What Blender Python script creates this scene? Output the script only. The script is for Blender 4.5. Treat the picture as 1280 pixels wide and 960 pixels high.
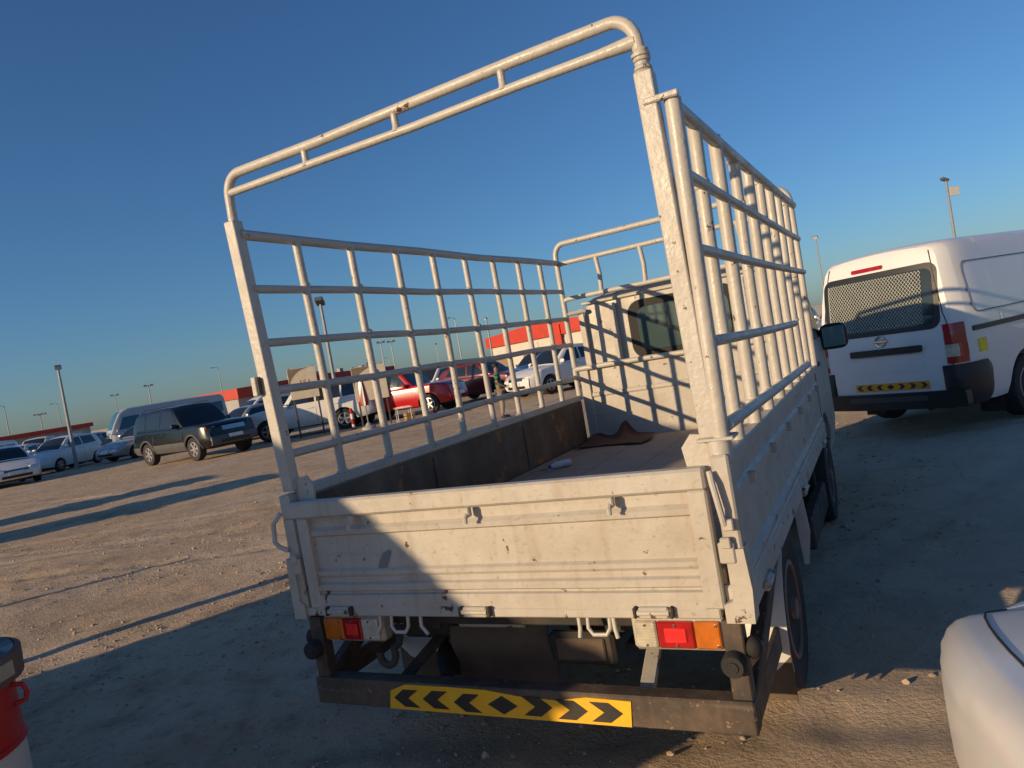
import bpy, bmesh, math, random
from mathutils import Vector, Matrix, noise

# ------------------------------------------------------------------ clear
for o in list(bpy.data.objects):
    bpy.data.objects.remove(o, do_unlink=True)
SC = bpy.context.scene
COL = SC.collection
R = math.radians
random.seed(7)

# ------------------------------------------------------------------ camera
cam_d = bpy.data.cameras.new('camera')
cam = bpy.data.objects.new('camera', cam_d)
COL.objects.link(cam)
cam_d.sensor_width = 36.0
cam_d.sensor_fit = 'HORIZONTAL'
cam_d.lens = 921.67 / 1280 * 36.0
cam_d.clip_start = 0.05
cam_d.clip_end = 6000
PITCH, ROLL, YAW = -0.0311, -0.1717, 0.4761
_f = Vector((-math.sin(YAW) * math.cos(PITCH), math.cos(YAW) * math.cos(PITCH), math.sin(PITCH)))
_r = Vector((math.cos(YAW), math.sin(YAW), 0))
_u = _r.cross(_f)
CR = _r * math.cos(ROLL) + _u * math.sin(ROLL)
CU = -_r * math.sin(ROLL) + _u * math.cos(ROLL)
cam.matrix_world = Matrix(((CR.x, CU.x, -_f.x, 1.276), (CR.y, CU.y, -_f.y, -2.0388),
                           (CR.z, CU.z, -_f.z, 1.4297), (0, 0, 0, 1)))
SC.camera = cam

# ------------------------------------------------------------------ sky and sun
SUN_AZ, SUN_EL = 28.0, 13.5          # shadows fall toward azimuth SUN_AZ (clockwise from +y)
W = bpy.data.worlds.new('World')
SC.world = W
W.use_nodes = True
nt = W.node_tree
sky = nt.nodes.new('ShaderNodeTexSky')
sky.sky_type = 'NISHITA'
sky.sun_disc = False
sky.sun_elevation = R(SUN_EL)
sky.sun_rotation = R(SUN_AZ + 180)
sky.air_density = 1.08
sky.dust_density = 0.6
sky.ozone_density = 6.6
nt.links.new(sky.outputs[0], nt.nodes['Background'].inputs[0])
nt.nodes['Background'].inputs[1].default_value = 0.112
sd = bpy.data.lights.new('sun', 'SUN')
sd.energy = 5.0
sd.angle = R(0.55)
sd.color = (1.0, 0.72, 0.42)
sun = bpy.data.objects.new('sun', sd)
COL.objects.link(sun)
_d = Vector((math.sin(R(SUN_AZ)) * math.cos(R(SUN_EL)), math.cos(R(SUN_AZ)) * math.cos(R(SUN_EL)), -math.sin(R(SUN_EL))))
sun.rotation_euler = _d.to_track_quat('-Z', 'Y').to_euler()
sun.location = (0, 0, 30)
SC.view_settings.view_transform = 'Standard'
SC.view_settings.look = 'None'
SC.view_settings.gamma = 1.0
SC.view_settings.exposure = 0.0
SC.view_settings.use_curve_mapping = False
SC.render.resolution_x, SC.render.resolution_y = 1024, 768

# ------------------------------------------------------------------ materials
MAT = {}

def new_mat(name):
    m = bpy.data.materials.new(name)
    m.use_nodes = True
    n = m.node_tree.nodes
    return m, m.node_tree, n['Principled BSDF']

def _noise(t, scale, detail=4, rough=0.55, coord='Object'):
    tc = t.nodes.new('ShaderNodeTexCoord')
    nz = t.nodes.new('ShaderNodeTexNoise')
    nz.inputs['Scale'].default_value = scale
    nz.inputs['Detail'].default_value = detail
    nz.inputs['Roughness'].default_value = rough
    t.links.new(tc.outputs[coord], nz.inputs['Vector'])
    return nz.outputs['Fac']

def _ramp(t, src, stops):
    r = t.nodes.new('ShaderNodeValToRGB')
    els = r.color_ramp.elements
    while len(els) < len(stops):
        els.new(0.5)
    for e, (p, c) in zip(els, stops):
        e.position = p
        e.color = c if len(c) == 4 else (*c, 1)
    t.links.new(src, r.inputs[0])
    return r.outputs[0]

def _mix(t, a, b, fac):
    m = t.nodes.new('ShaderNodeMix')
    m.data_type = 'RGBA'
    for sock, v in ((m.inputs[6], a), (m.inputs[7], b)):
        if isinstance(v, (tuple, list)):
            sock.default_value = (*v[:3], 1)
        else:
            t.links.new(v, sock)
    if isinstance(fac, (int, float)):
        m.inputs[0].default_value = fac
    else:
        t.links.new(fac, m.inputs[0])
    return m.outputs[2]

def _bump(t, src, strength, dist, bsdf):
    b = t.nodes.new('ShaderNodeBump')
    b.inputs['Strength'].default_value = strength
    b.inputs['Distance'].default_value = dist
    t.links.new(src, b.inputs['Height'])
    t.links.new(b.outputs[0], bsdf.inputs['Normal'])

def simple(name, col, rough=0.5, metal=0.0, spec=0.5, vary=0.12, scale=6, coat=0.0, bump=0.0, bscale=60):
    if name in MAT:
        return MAT[name]
    m, t, b = new_mat(name)
    f = _noise(t, scale)
    dark = tuple(c * (1 - vary) for c in col)
    light = tuple(min(1, c * (1 + vary)) for c in col)
    t.links.new(_ramp(t, f, [(0.3, dark), (0.7, light)]), b.inputs['Base Color'])
    b.inputs['Roughness'].default_value = rough
    b.inputs['Metallic'].default_value = metal
    b.inputs['Specular IOR Level'].default_value = spec
    b.inputs['Coat Weight'].default_value = coat
    b.inputs['Coat Roughness'].default_value = 0.08
    if bump:
        _bump(t, _noise(t, bscale, 3), bump, 0.01, b)
    MAT[name] = m
    return m

def worn(name, col, chip=(0.09, 0.05, 0.03), grime=(0.30, 0.25, 0.19), chip_at=0.70, grime_amt=0.5, rough=0.42, cscale=22, brush=0.12, zwear=None, streak=0.0):
    """old hand-painted metal: grime in clouds, chips of bare rust, brush relief"""
    if name in MAT:
        return MAT[name]
    m, t, b = new_mat(name)
    g = _ramp(t, _noise(t, 3.2, 8, 0.65), [(0.42, (0, 0, 0)), (0.75, (grime_amt,) * 3)])
    base = _mix(t, col, grime, g)
    fine = _ramp(t, _noise(t, 26, 6, 0.7), [(0.35, (0, 0, 0)), (0.9, (0.35,) * 3)])
    base = _mix(t, base, tuple(c * 0.6 for c in col), fine)
    if streak:                      # rain runs, dust in the ribs and long scuffs
        for scl, lo, hi, colr, amt in (((26, 26, 1.6), .56, .74, (0.26, 0.17, 0.10), streak * .55), ((1.4, 1.4, 34), .58, .72, (0.30, 0.27, 0.23), streak * .6), ((60, 60, 60), .60, .75, (0.24, 0.20, 0.16), streak)):
            tc = t.nodes.new('ShaderNodeTexCoord')
            mp = t.nodes.new('ShaderNodeMapping')
            mp.inputs['Scale'].default_value = scl
            nz = t.nodes.new('ShaderNodeTexNoise')
            nz.inputs['Scale'].default_value = 1.0
            nz.inputs['Detail'].default_value = 5
            t.links.new(tc.outputs['Object'], mp.inputs[0])
            t.links.new(mp.outputs[0], nz.inputs['Vector'])
            base = _mix(t, base, colr, _ramp(t, nz.outputs['Fac'], [(lo, (0, 0, 0)), (hi, (amt,) * 3)]))
    chn = _noise(t, cscale, 7, 0.62)
    if zwear:                       # knocks gather along the lower ribs and edges
        tc = t.nodes.new('ShaderNodeTexCoord')
        sp = t.nodes.new('ShaderNodeSeparateXYZ')
        t.links.new(tc.outputs['Object'], sp.inputs[0])
        zr = t.nodes.new('ShaderNodeMapRange')
        zr.inputs['From Min'].default_value = zwear[0]
        zr.inputs['From Max'].default_value = zwear[1]
        zr.inputs['To Min'].default_value = zwear[2]
        zr.inputs['To Max'].default_value = 0
        t.links.new(sp.outputs[2], zr.inputs[0])
        ad = t.nodes.new('ShaderNodeMath')
        ad.operation = 'ADD'
        t.links.new(chn, ad.inputs[0])
        t.links.new(zr.outputs[0], ad.inputs[1])
        chn = ad.outputs[0]
    ch = _ramp(t, chn, [(chip_at, (0, 0, 0)), (chip_at + 0.025, (1, 1, 1))])
    base = _mix(t, base, chip, ch)
    t.links.new(base, b.inputs['Base Color'])
    rr = _ramp(t, _noise(t, 9, 5), [(0.3, (rough - 0.1,) * 3), (0.7, (min(1, rough + 0.2),) * 3)])
    t.links.new(rr, b.inputs['Roughness'])
    _bump(t, _noise(t, 45, 4, 0.6), brush, 0.01, b)
    MAT[name] = m
    return m

def car_paint(name, col, metal=0.0, rough=0.28, dust=0.25):
    if name in MAT:
        return MAT[name]
    m, t, b = new_mat(name)
    d = _ramp(t, _noise(t, 2.5, 7, 0.65), [(0.4, (0, 0, 0)), (0.8, (dust,) * 3)])
    t.links.new(_mix(t, col, (0.33, 0.28, 0.22), d), b.inputs['Base Color'])
    b.inputs['Roughness'].default_value = rough
    b.inputs['Metallic'].default_value = metal
    b.inputs['Coat Weight'].default_value = 0.35
    b.inputs['Coat Roughness'].default_value = 0.12
    MAT[name] = m
    return m

def glass_mat(name, col=(0.015, 0.02, 0.024), rough=0.06, see=0.0):
    if name in MAT:
        return MAT[name]
    m, t, b = new_mat(name)
    d = _ramp(t, _noise(t, 3, 6, 0.7), [(0.4, (rough,) * 3), (0.8, (rough + 0.12,) * 3)])
    b.inputs['Base Color'].default_value = (*col, 1)
    t.links.new(d, b.inputs['Roughness'])
    b.inputs['Specular IOR Level'].default_value = 0.7
    if see > 0:
        tr = t.nodes.new('ShaderNodeBsdfTransparent')
        tr.inputs[0].default_value = (0.75, 0.83, 0.80, 1)
        mx = t.nodes.new('ShaderNodeMixShader')
        mx.inputs[0].default_value = see
        t.links.new(b.outputs[0], mx.inputs[1])
        t.links.new(tr.outputs[0], mx.inputs[2])
        t.links.new(mx.outputs[0], t.nodes['Material Output'].inputs[0])
    MAT[name] = m
    return m

# ------------------------------------------------------------------ mesh collecting
class MB:
    def __init__(self):
        self.v, self.f = [], []

    def add(self, vs, fs, M=None):
        o = len(self.v)
        if M is not None:
            vs = [tuple(M @ Vector(p)) for p in vs]
        self.v += [tuple(p) for p in vs]
        self.f += [tuple(i + o for i in q) for q in fs]
        return self

    def box(self, x0, x1, y0, y1, z0, z1, b=0.0, M=None):
        if x0 > x1: x0, x1 = x1, x0
        if y0 > y1: y0, y1 = y1, y0
        if z0 > z1: z0, z1 = z1, z0
        if b <= 0:
            vs = [(x, y, z) for x in (x0, x1) for y in (y0, y1) for z in (z0, z1)]
            fs = [(0, 1, 3, 2), (4, 6, 7, 5), (0, 4, 5, 1), (2, 3, 7, 6), (0, 2, 6, 4), (1, 5, 7, 3)]
            return self.add(vs, fs, M)
        b = min(b, (x1 - x0) * .45, (y1 - y0) * .45, (z1 - z0) * .45)
        vs, ix = [], {}
        for sx in (0, 1):
            for sy in (0, 1):
                for sz in (0, 1):
                    X, Y, Z = (x0, x1)[sx], (y0, y1)[sy], (z0, z1)[sz]
                    dx, dy, dz = (b, -b)[sx], (b, -b)[sy], (b, -b)[sz]
                    for a, p in enumerate(((X, Y + dy, Z + dz), (X + dx, Y, Z + dz), (X + dx, Y + dy, Z))):
                        ix[(sx, sy, sz, a)] = len(vs)
                        vs.append(p)
        g = lambda *k: ix[k]
        fs = [(g(0, 0, 0, 0), g(0, 0, 1, 0), g(0, 1, 1, 0), g(0, 1, 0, 0)), (g(1, 0, 0, 0), g(1, 1, 0, 0), g(1, 1, 1, 0), g(1, 0, 1, 0)),
              (g(0, 0, 0, 1), g(1, 0, 0, 1), g(1, 0, 1, 1), g(0, 0, 1, 1)), (g(0, 1, 0, 1), g(0, 1, 1, 1), g(1, 1, 1, 1), g(1, 1, 0, 1)),
              (g(0, 0, 0, 2), g(0, 1, 0, 2), g(1, 1, 0, 2), g(1, 0, 0, 2)), (g(0, 0, 1, 2), g(1, 0, 1, 2), g(1, 1, 1, 2), g(0, 1, 1, 2))]
        for s in (0, 1):
            for u in (0, 1):
                fs.append((g(0, s, u, 1), g(1, s, u, 1), g(1, s, u, 2), g(0, s, u, 2)))
                fs.append((g(s, 0, u, 0), g(s, 1, u, 0), g(s, 1, u, 2), g(s, 0, u, 2)))
                fs.append((g(s, u, 0, 0), g(s, u, 1, 0), g(s, u, 1, 1), g(s, u, 0, 1)))
                for w in (0, 1):
                    fs.append((g(s, u, w, 0), g(s, u, w, 1), g(s, u, w, 2)))
        return self.add(vs, fs, M)

    def tube(self, path, r, n=10, M=None, wob=0.0):
        P = [Vector(p) for p in path]
        rs = r if isinstance(r, (list, tuple)) else [r] * len(P)
        vs, fs = [], []
        nrm = None
        for i, p in enumerate(P):
            t = (P[min(i + 1, len(P) - 1)] - P[max(i - 1, 0)]).normalized()
            if nrm is None:
                nrm = t.orthogonal().normalized()
            else:
                nrm = (nrm - t * nrm.dot(t)).normalized()
            bn = t.cross(nrm)
            for k in range(n):
                a = 2 * math.pi * k / n
                rr = rs[i] * (1 + (random.uniform(-wob, wob) if wob else 0))
                vs.append(p + (nrm * math.cos(a) + bn * math.sin(a)) * rr)
        for i in range(len(P) - 1):
            for k in range(n):
                k2 = (k + 1) % n
                fs.append((i * n + k, i * n + k2, (i + 1) * n + k2, (i + 1) * n + k))
        fs.append(tuple(range(n - 1, -1, -1)))
        fs.append(tuple((len(P) - 1) * n + k for k in range(n)))
        return self.add(vs, fs, M)

    def prism(self, poly, ax, a0, a1, M=None):
        """polygon in the two remaining axes (in order), extruded along ax"""
        def mk(u, v, a):
            return {'x': (a, u, v), 'y': (u, a, v), 'z': (u, v, a)}[ax]
        n = len(poly)
        vs = [mk(u, v, a0) for u, v in poly] + [mk(u, v, a1) for u, v in poly]
        fs = [tuple(range(n)), tuple(range(2 * n - 1, n - 1, -1))]
        fs += [(i, n + i, n + (i + 1) % n, (i + 1) % n) for i in range(n)]
        return self.add(vs, fs, M)

    def lathe(self, prof, n=24, ax='z', M=None, c=(0, 0, 0)):
        vs, fs = [], []
        for r_, h in prof:
            for k in range(n):
                a = 2 * math.pi * k / n
                u, v = r_ * math.cos(a), r_ * math.sin(a)
                q = {'z': (u, v, h), 'x': (h, u, v), 'y': (u, h, v)}[ax]
                vs.append((q[0] + c[0], q[1] + c[1], q[2] + c[2]))
        for i in range(len(prof) - 1):
            for k in range(n):
                k2 = (k + 1) % n
                fs.append((i * n + k, i * n + k2, (i + 1) * n + k2, (i + 1) * n + k))
        for i in (0, len(prof) - 1):
            if prof[i][0] > 1e-4:
                fs.append(tuple(i * n + k for k in range(n)))
        return self.add(vs, fs, M)

    def grid(self, rows, M=None):
        nr, nc = len(rows), len(rows[0])
        vs = [p for r_ in rows for p in r_]
        fs = [(i * nc + j, i * nc + j + 1, (i + 1) * nc + j + 1, (i + 1) * nc + j) for i in range(nr - 1) for j in range(nc - 1)]
        return self.add(vs, fs, M)

    def plate(self, rows_a, rows_b):
        """closed thin slab between two grids of equal size"""
        nr, nc = len(rows_a), len(rows_a[0])
        o = nr * nc
        vs = [p for r_ in rows_a for p in r_] + [p for r_ in rows_b for p in r_]
        I = lambda i, j: i * nc + j
        fs = []
        for i in range(nr - 1):
            for j in range(nc - 1):
                fs.append((I(i, j), I(i, j + 1), I(i + 1, j + 1), I(i + 1, j)))
                fs.append((o + I(i, j), o + I(i + 1, j), o + I(i + 1, j + 1), o + I(i, j + 1)))
        ring = [I(0, j) for j in range(nc)] + [I(i, nc - 1) for i in range(1, nr)] + [I(nr - 1, j) for j in range(nc - 2, -1, -1)] + [I(i, 0) for i in range(nr - 2, 0, -1)]
        for a, b in zip(ring, ring[1:] + ring[:1]):
            fs.append((a, o + a, o + b, b))
        return self.add(vs, fs)

    def blob(self, c, rad, n=12, m=8, M=None, p=1.0):
        vs, fs = [], []
        sg = lambda q: math.copysign(abs(q) ** p, q)
        for i in range(m + 1):
            th = -math.pi / 2 + math.pi * i / m
            for k in range(n):
                a = 2 * math.pi * k / n
                vs.append((c[0] + rad[0] * sg(math.cos(th)) * sg(math.cos(a)), c[1] + rad[1] * sg(math.cos(th)) * sg(math.sin(a)), c[2] + rad[2] * sg(math.sin(th))))
        for i in range(m):
            for k in range(n):
                k2 = (k + 1) % n
                fs.append((i * n + k, i * n + k2, (i + 1) * n + k2, (i + 1) * n + k))
        return self.add(vs, fs, M)

    def mesh(self, name, smooth=35):
        me = bpy.data.meshes.new(name)
        me.from_pydata(self.v, [], self.f)
        bm = bmesh.new()
        bm.from_mesh(me)
        bmesh.ops.remove_doubles(bm, verts=bm.verts, dist=1e-5)
        bmesh.ops.dissolve_degenerate(bm, dist=1e-6, edges=bm.edges)
        bmesh.ops.recalc_face_normals(bm, faces=bm.faces)
        bm.to_mesh(me)
        bm.free()
        if smooth:
            me.shade_smooth()
            me.set_sharp_from_angle(angle=R(smooth))
        return me

    def build(self, name, mat, parent=None, smooth=35, label=None):
        me = self.mesh(name, smooth)
        me.materials.append(mat)
        o = bpy.data.objects.new(name, me)
        COL.objects.link(o)
        if parent is not None:
            o.parent = parent
        if label:
            o['label'] = label
        return o

def thing(name, label, cat, loc=(0, 0, 0), heading=0.0, group=None):
    o = bpy.data.objects.new(name, None)
    o.empty_display_size = 0.2
    COL.objects.link(o)
    o.location = loc
    o.rotation_euler = (0, 0, -R(heading))
    o['label'] = label
    o['category'] = cat
    if group:
        o['group'] = group
    return o

def tag(o, label, cat, group=None):
    o['label'] = label
    o['category'] = cat
    if group:
        o['group'] = group
    return o

def share(o, parent, loc=(0, 0, 0), rot=(0, 0, 0), label=None):
    c = o.copy()
    COL.objects.link(c)
    c.parent = parent
    c.location = loc
    c.rotation_euler = rot
    return c

def copy_tree(o, parent=None):
    c = o.copy()
    COL.objects.link(c)
    c.parent = parent
    for ch in list(o.children):
        copy_tree(ch, c)
    return c

def curve(pts):
    """monotone-ish Hermite interpolation through (t, value) points"""
    pts = sorted(pts)
    n = len(pts)
    d = [(pts[i + 1][1] - pts[i][1]) / max(1e-9, pts[i + 1][0] - pts[i][0]) for i in range(n - 1)]
    m = [d[0]] + [0 if d[i - 1] * d[i] <= 0 else 2 * d[i - 1] * d[i] / (d[i - 1] + d[i]) for i in range(1, n - 1)] + [d[-1]]
    def f(t):
        if t <= pts[0][0]: return pts[0][1]
        if t >= pts[-1][0]: return pts[-1][1]
        for i in range(n - 1):
            if t <= pts[i + 1][0]:
                h = pts[i + 1][0] - pts[i][0]
                s = (t - pts[i][0]) / h
                return ((1 + 2 * s) * (1 - s) ** 2 * pts[i][1] + s * (1 - s) ** 2 * h * m[i] + s * s * (3 - 2 * s) * pts[i + 1][1] + s * s * (s - 1) * h * m[i + 1])
    return f

# ---- shared materials
CREAM = worn('aged_cream_paint', (0.475, 0.45, 0.40), streak=0.55, grime_amt=0.55, chip_at=0.655, cscale=15, zwear=(0.60, 0.78, 0.055))
CAGE = worn('brushed_white_pipe_paint', (0.50, 0.48, 0.435), grime_amt=0.35, chip_at=0.655, rough=0.38, brush=0.25)
BEDIN = worn('rusty_bed_lining', (0.12, 0.085, 0.062), chip=(0.30, 0.15, 0.065), grime=(0.25, 0.19, 0.135), chip_at=0.60, grime_amt=0.9, rough=0.8, cscale=7)
FLOORM = worn('dusty_plywood', (0.36, 0.28, 0.215), chip=(0.17, 0.13, 0.10), grime=(0.46, 0.37, 0.28), chip_at=0.66, grime_amt=0.7, rough=0.85, cscale=9)
CHASSIS = worn('chassis_grime', (0.028, 0.026, 0.024), chip=(0.12, 0.075, 0.05), grime=(0.13, 0.10, 0.075), chip_at=0.64, grime_amt=0.8, rough=0.75, cscale=14)
BUMPM = worn('dusty_black_steel', (0.05, 0.040, 0.033), chip=(0.24, 0.16, 0.11), grime=(0.21, 0.145, 0.10), chip_at=0.64, grime_amt=0.95, rough=0.62, cscale=30, streak=0.4)
RUBBER = simple('tyre_rubber', (0.022, 0.022, 0.023), 0.82, vary=0.35, scale=9, bump=0.15)
BLACKP = simple('black_plastic', (0.018, 0.019, 0.021), 0.45, vary=0.2)
ALLOY = simple('alloy_rim', (0.45, 0.45, 0.46), 0.35, metal=0.75, vary=0.2)
STEELRIM = worn('rusty_steel_rim', (0.22, 0.17, 0.15), chip=(0.2, 0.06, 0.03), grime=(0.28, 0.12, 0.08), chip_at=0.62, grime_amt=0.9, rough=0.6)
CHROME = simple('chrome', (0.62, 0.62, 0.63), 0.16, metal=1.0, vary=0.06)
GLASS = glass_mat('tinted_glass')
GLASSC = glass_mat('clear_car_glass', (0.03, 0.045, 0.05), 0.05, see=0.45)
HEADL = simple('headlamp_glass', (0.55, 0.56, 0.56), 0.12, vary=0.25, scale=14, coat=0.6)
REDL = simple('red_lens', (0.33, 0.009, 0.010), 0.18, vary=0.25, scale=20, coat=0.6)
AMBERL = simple('amber_lens', (0.50, 0.135, 0.014), 0.2, vary=0.2, scale=20, coat=0.6)
CLEARL = simple('clear_lens', (0.50, 0.46, 0.36), 0.22, vary=0.25, scale=20, coat=0.6)
YELLOW = worn('yellow_reflective_film', (0.86, 0.47, 0.02), chip=(0.10, 0.07, 0.04), grime=(0.45, 0.27, 0.06), chip_at=0.72, grime_amt=0.35, rough=0.4)
BLACKF = worn('black_film', (0.020, 0.019, 0.018), chip=(0.3, 0.17, 0.03), grime=(0.10, 0.08, 0.055), chip_at=0.74, grime_amt=0.6, rough=0.5)
PLATEM = simple('number_plate', (0.68, 0.68, 0.66), 0.4)
SEATM = simple('seat_cloth', (0.10, 0.10, 0.10), 0.9, vary=0.2)
# ------------------------------------------------------------------ ground
TRACKS = [((-9, -1.5), (4.2, .55)), ((-12, 2.5), (3.4, .75)), ((1.6, 2), (.35, 1.0)), ((-6, 5), (2.2, 1.0)), ((-18, 9), (4, .5)), ((-2.2, .5), (.75, 1.0))]
def tracks(x, y):
    """pairs of shallow wheel ruts pressed into the dirt"""
    d = 0.0
    for (px, py), (ux, uy) in TRACKS:
        l = math.hypot(ux, uy)
        s = (-(x - px) * uy + (y - py) * ux) / l
        a = ((x - px) * ux + (y - py) * uy) / l
        s += .25 * math.sin(a * .35)
        for o in (-.72, .72):
            q = (s - o) / .13
            if abs(q) < 3:
                d += -.016 * math.exp(-q * q) + .007 * math.exp(-(abs(q) - 1.5) ** 2 * 3) + .004 * math.exp(-q * q) * math.sin(a * 24)
    return d

def ground_h(x, y):
    near = math.exp(-((x / 9) ** 2 + ((y - 2) / 9) ** 2))
    n1 = noise.noise(Vector((x * .55, y * .55, 3.1))) * .020
    n2 = noise.noise(Vector((x * 1.9, y * 1.9, 7.7))) * .012
    n3 = noise.noise(Vector((x * 6.5, y * 6.5, 1.3))) * .005
    dip = -.14 * math.exp(-(((x + 8.6) / 3.5) ** 2 + ((y - 17) / 3.5) ** 2))
    rough = max(0.0, noise.noise(Vector((x * .33 + 4, y * .33, 9.0))) * 1.6 + .25)      # churned patches
    clod = (abs(noise.noise(Vector((x * 4.2, y * 4.2, 4.4)))) * .045 + abs(noise.noise(Vector((x * 9, y * 9, 6.4)))) * .022) * rough * near
    return (n1 + n2 + n3 * (0.4 + near)) + clod + dip + tracks(x, y) - .014

def ground_material():
    m, t, b = new_mat('packed_sandy_dirt')
    big = _noise(t, .22, 6, .6)
    mid = _noise(t, 1.5, 8, .68)
    fine = _noise(t, 13, 8, .72)
    c1 = _ramp(t, mid, [(.30, (.43, .31, .20)), (.52, (.60, .45, .30)), (.72, (.70, .545, .38))])
    c2 = _ramp(t, big, [(.35, (.47, .345, .225)), (.65, (.68, .525, .36))])
    c = _mix(t, c1, c2, .5)
    peb = _ramp(t, fine, [(.30, (.20, .145, .095)), (.44, (.55, .41, .275)), (.60, (.63, .485, .335)), (.80, (.74, .60, .45))])
    c = _mix(t, c, peb, .42)
    # oil and damp patches behind and under the lorry, worn into the dirt
    oil = _ramp(t, _noise(t, .75, 5, .6), [(.58, (0, 0, 0)), (.74, (.55,) * 3)])
    c = _mix(t, c, (.17, .125, .09), oil)
    # loose pale dust against darker trodden dirt, in drifts at two sizes
    for sc_, lo, hi, colr, amt in ((.55, .46, .62, (.66, .55, .42), .55), (2.6, .50, .66, (.27, .20, .135), .50), (6.5, .55, .70, (.20, .145, .10), .45), (30, .58, .70, (.16, .115, .08), .6)):
        c = _mix(t, c, colr, _ramp(t, _noise(t, sc_, 6, .62), [(lo, (0, 0, 0)), (hi, (amt,) * 3)]))
    # ground colour turns paler and greyer to the right of the lorry
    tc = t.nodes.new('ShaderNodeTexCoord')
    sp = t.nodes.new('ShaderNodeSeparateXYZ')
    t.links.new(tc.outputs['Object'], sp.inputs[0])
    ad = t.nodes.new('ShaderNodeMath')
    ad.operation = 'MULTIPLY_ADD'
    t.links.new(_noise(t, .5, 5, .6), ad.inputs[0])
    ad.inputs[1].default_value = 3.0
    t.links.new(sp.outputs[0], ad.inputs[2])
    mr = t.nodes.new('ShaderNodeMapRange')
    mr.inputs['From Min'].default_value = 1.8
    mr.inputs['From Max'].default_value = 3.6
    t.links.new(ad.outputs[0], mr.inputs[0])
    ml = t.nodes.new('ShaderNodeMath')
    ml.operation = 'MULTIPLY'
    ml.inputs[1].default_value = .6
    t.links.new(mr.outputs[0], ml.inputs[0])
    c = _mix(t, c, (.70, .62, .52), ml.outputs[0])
    t.links.new(c, b.inputs['Base Color'])
    b.inputs['Roughness'].default_value = .95
    b.inputs['Specular IOR Level'].default_value = .15
    v = t.nodes.new('ShaderNodeMath')
    v.operation = 'ADD'
    t.links.new(fine, v.inputs[0])
    t.links.new(_noise(t, 55, 5, .7), v.inputs[1])
    _bump(t, v.outputs[0], .75, .04, b)
    return m

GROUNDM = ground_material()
def axis(breaks):
    out = []
    for a, b, s in breaks:
        n = max(1, int(round((b - a) / s)))
        out += [a + (b - a) * i / n for i in range(n)]
    return out + [breaks[-1][1]]
gx = axis([(-3000, -400, 500), (-400, -80, 40), (-80, -30, 4), (-30, -12, .45), (-12, 5, .06), (5, 16, .5), (16, 60, 4), (60, 400, 40), (400, 3000, 500)])
gy = axis([(-3000, -400, 500), (-400, -40, 40), (-40, -12, 3), (-12, -3, .5), (-3, 9, .06), (9, 34, .45), (34, 100, 4), (100, 400, 40), (400, 3000, 500)])
gv = [(x, y, ground_h(x, y) if (-60 < x < 40 and -30 < y < 70) else 0) for y in gy for x in gx]
nx = len(gx)
gf = [(j * nx + i, j * nx + i + 1, (j + 1) * nx + i + 1, (j + 1) * nx + i) for j in range(len(gy) - 1) for i in range(nx - 1)]
me = bpy.data.meshes.new('ground')
me.from_pydata(gv, [], gf)
me.shade_smooth()
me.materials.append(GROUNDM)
ground = bpy.data.objects.new('ground', me)
COL.objects.link(ground)
ground['kind'] = 'structure'

# loose stones and clods lying on the dirt
def stones(name, n, area, smin, smax, mat, seed, spread=.3):
    rnd = random.Random(seed)
    mb = MB()
    base = [(0, 0, 1), (.9, 0, .3), (.28, .86, .3), (-.73, .53, .3), (-.73, -.53, .3), (.28, -.86, .3), (.6, .5, -.4), (-.6, .5, -.4), (-.6, -.5, -.4), (.6, -.5, -.4)]
    fs = [(0, 1, 2), (0, 2, 3), (0, 3, 4), (0, 4, 5), (0, 5, 1), (1, 6, 2), (2, 6, 7), (2, 7, 3), (3, 7, 8), (3, 8, 4), (4, 8, 5), (5, 8, 9), (5, 9, 1), (1, 9, 6), (6, 9, 8, 7)]
    for _ in range(n):
        x, y = rnd.uniform(area[0], area[1]), rnd.uniform(area[2], area[3])
        if noise.noise(Vector((x * .8, y * .8, 5))) < rnd.uniform(-.5, .3):
            continue
        s = smin + (smax - smin) * rnd.random() ** 4
        a = rnd.uniform(0, 6.28)
        z = ground_h(x, y) + s * .18
        fl = rnd.uniform(.45, .8)
        vs = []
        for p in base:
            q = [c * rnd.uniform(.75, 1.2) for c in p]
            vs.append((x + s * (q[0] * math.cos(a) - q[1] * math.sin(a)), y + s * (q[0] * math.sin(a) + q[1] * math.cos(a)) * .8, z + s * fl * q[2]))
        o = len(mb.v)
        mb.v += vs
        mb.f += [tuple(i + o for i in f) for f in fs]
    m2 = bpy.data.meshes.new(name)
    m2.from_pydata(mb.v, [], mb.f)
    m2.materials.append(mat)
    o = bpy.data.objects.new(name, m2)
    COL.objects.link(o)
    o['kind'] = 'stuff'
    o['label'] = 'loose stones and crumbs of dirt scattered over the sandy ground'
    o['category'] = 'stones'
    return o
STONEM = simple('sandy_stone', (.36, .285, .21), .95, vary=.35, scale=8)
def clods(n, seed):
    rnd = random.Random(seed)
    spots = [(-3.6, 2.6, .9), (-4.6, 1.9, .7), (-2.9, 3.2, .8), (-5.6, 3.0, .9), (-3.0, 1.2, .6), (-1.2, -.2, .7), (1.9, 3.6, .8), (-7.5, 3.6, 1.2), (-9.5, 6.5, 1.4), (2.6, 5.6, .8)]
    for i, (cx, cy, rr) in enumerate(spots):
        stones('gravel', n, (cx - rr * 1.6, cx + rr * 1.6, cy - rr, cy + rr), .004, .022, STONEM, seed + i)
clods(500, 40)
stones('gravel', 16000, (-9, 4, -1.5, 8), .003, .018, STONEM, 3)
stones('gravel', 7000, (-26, 3, 3, 22), .006, .028, STONEM, 9)
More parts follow.
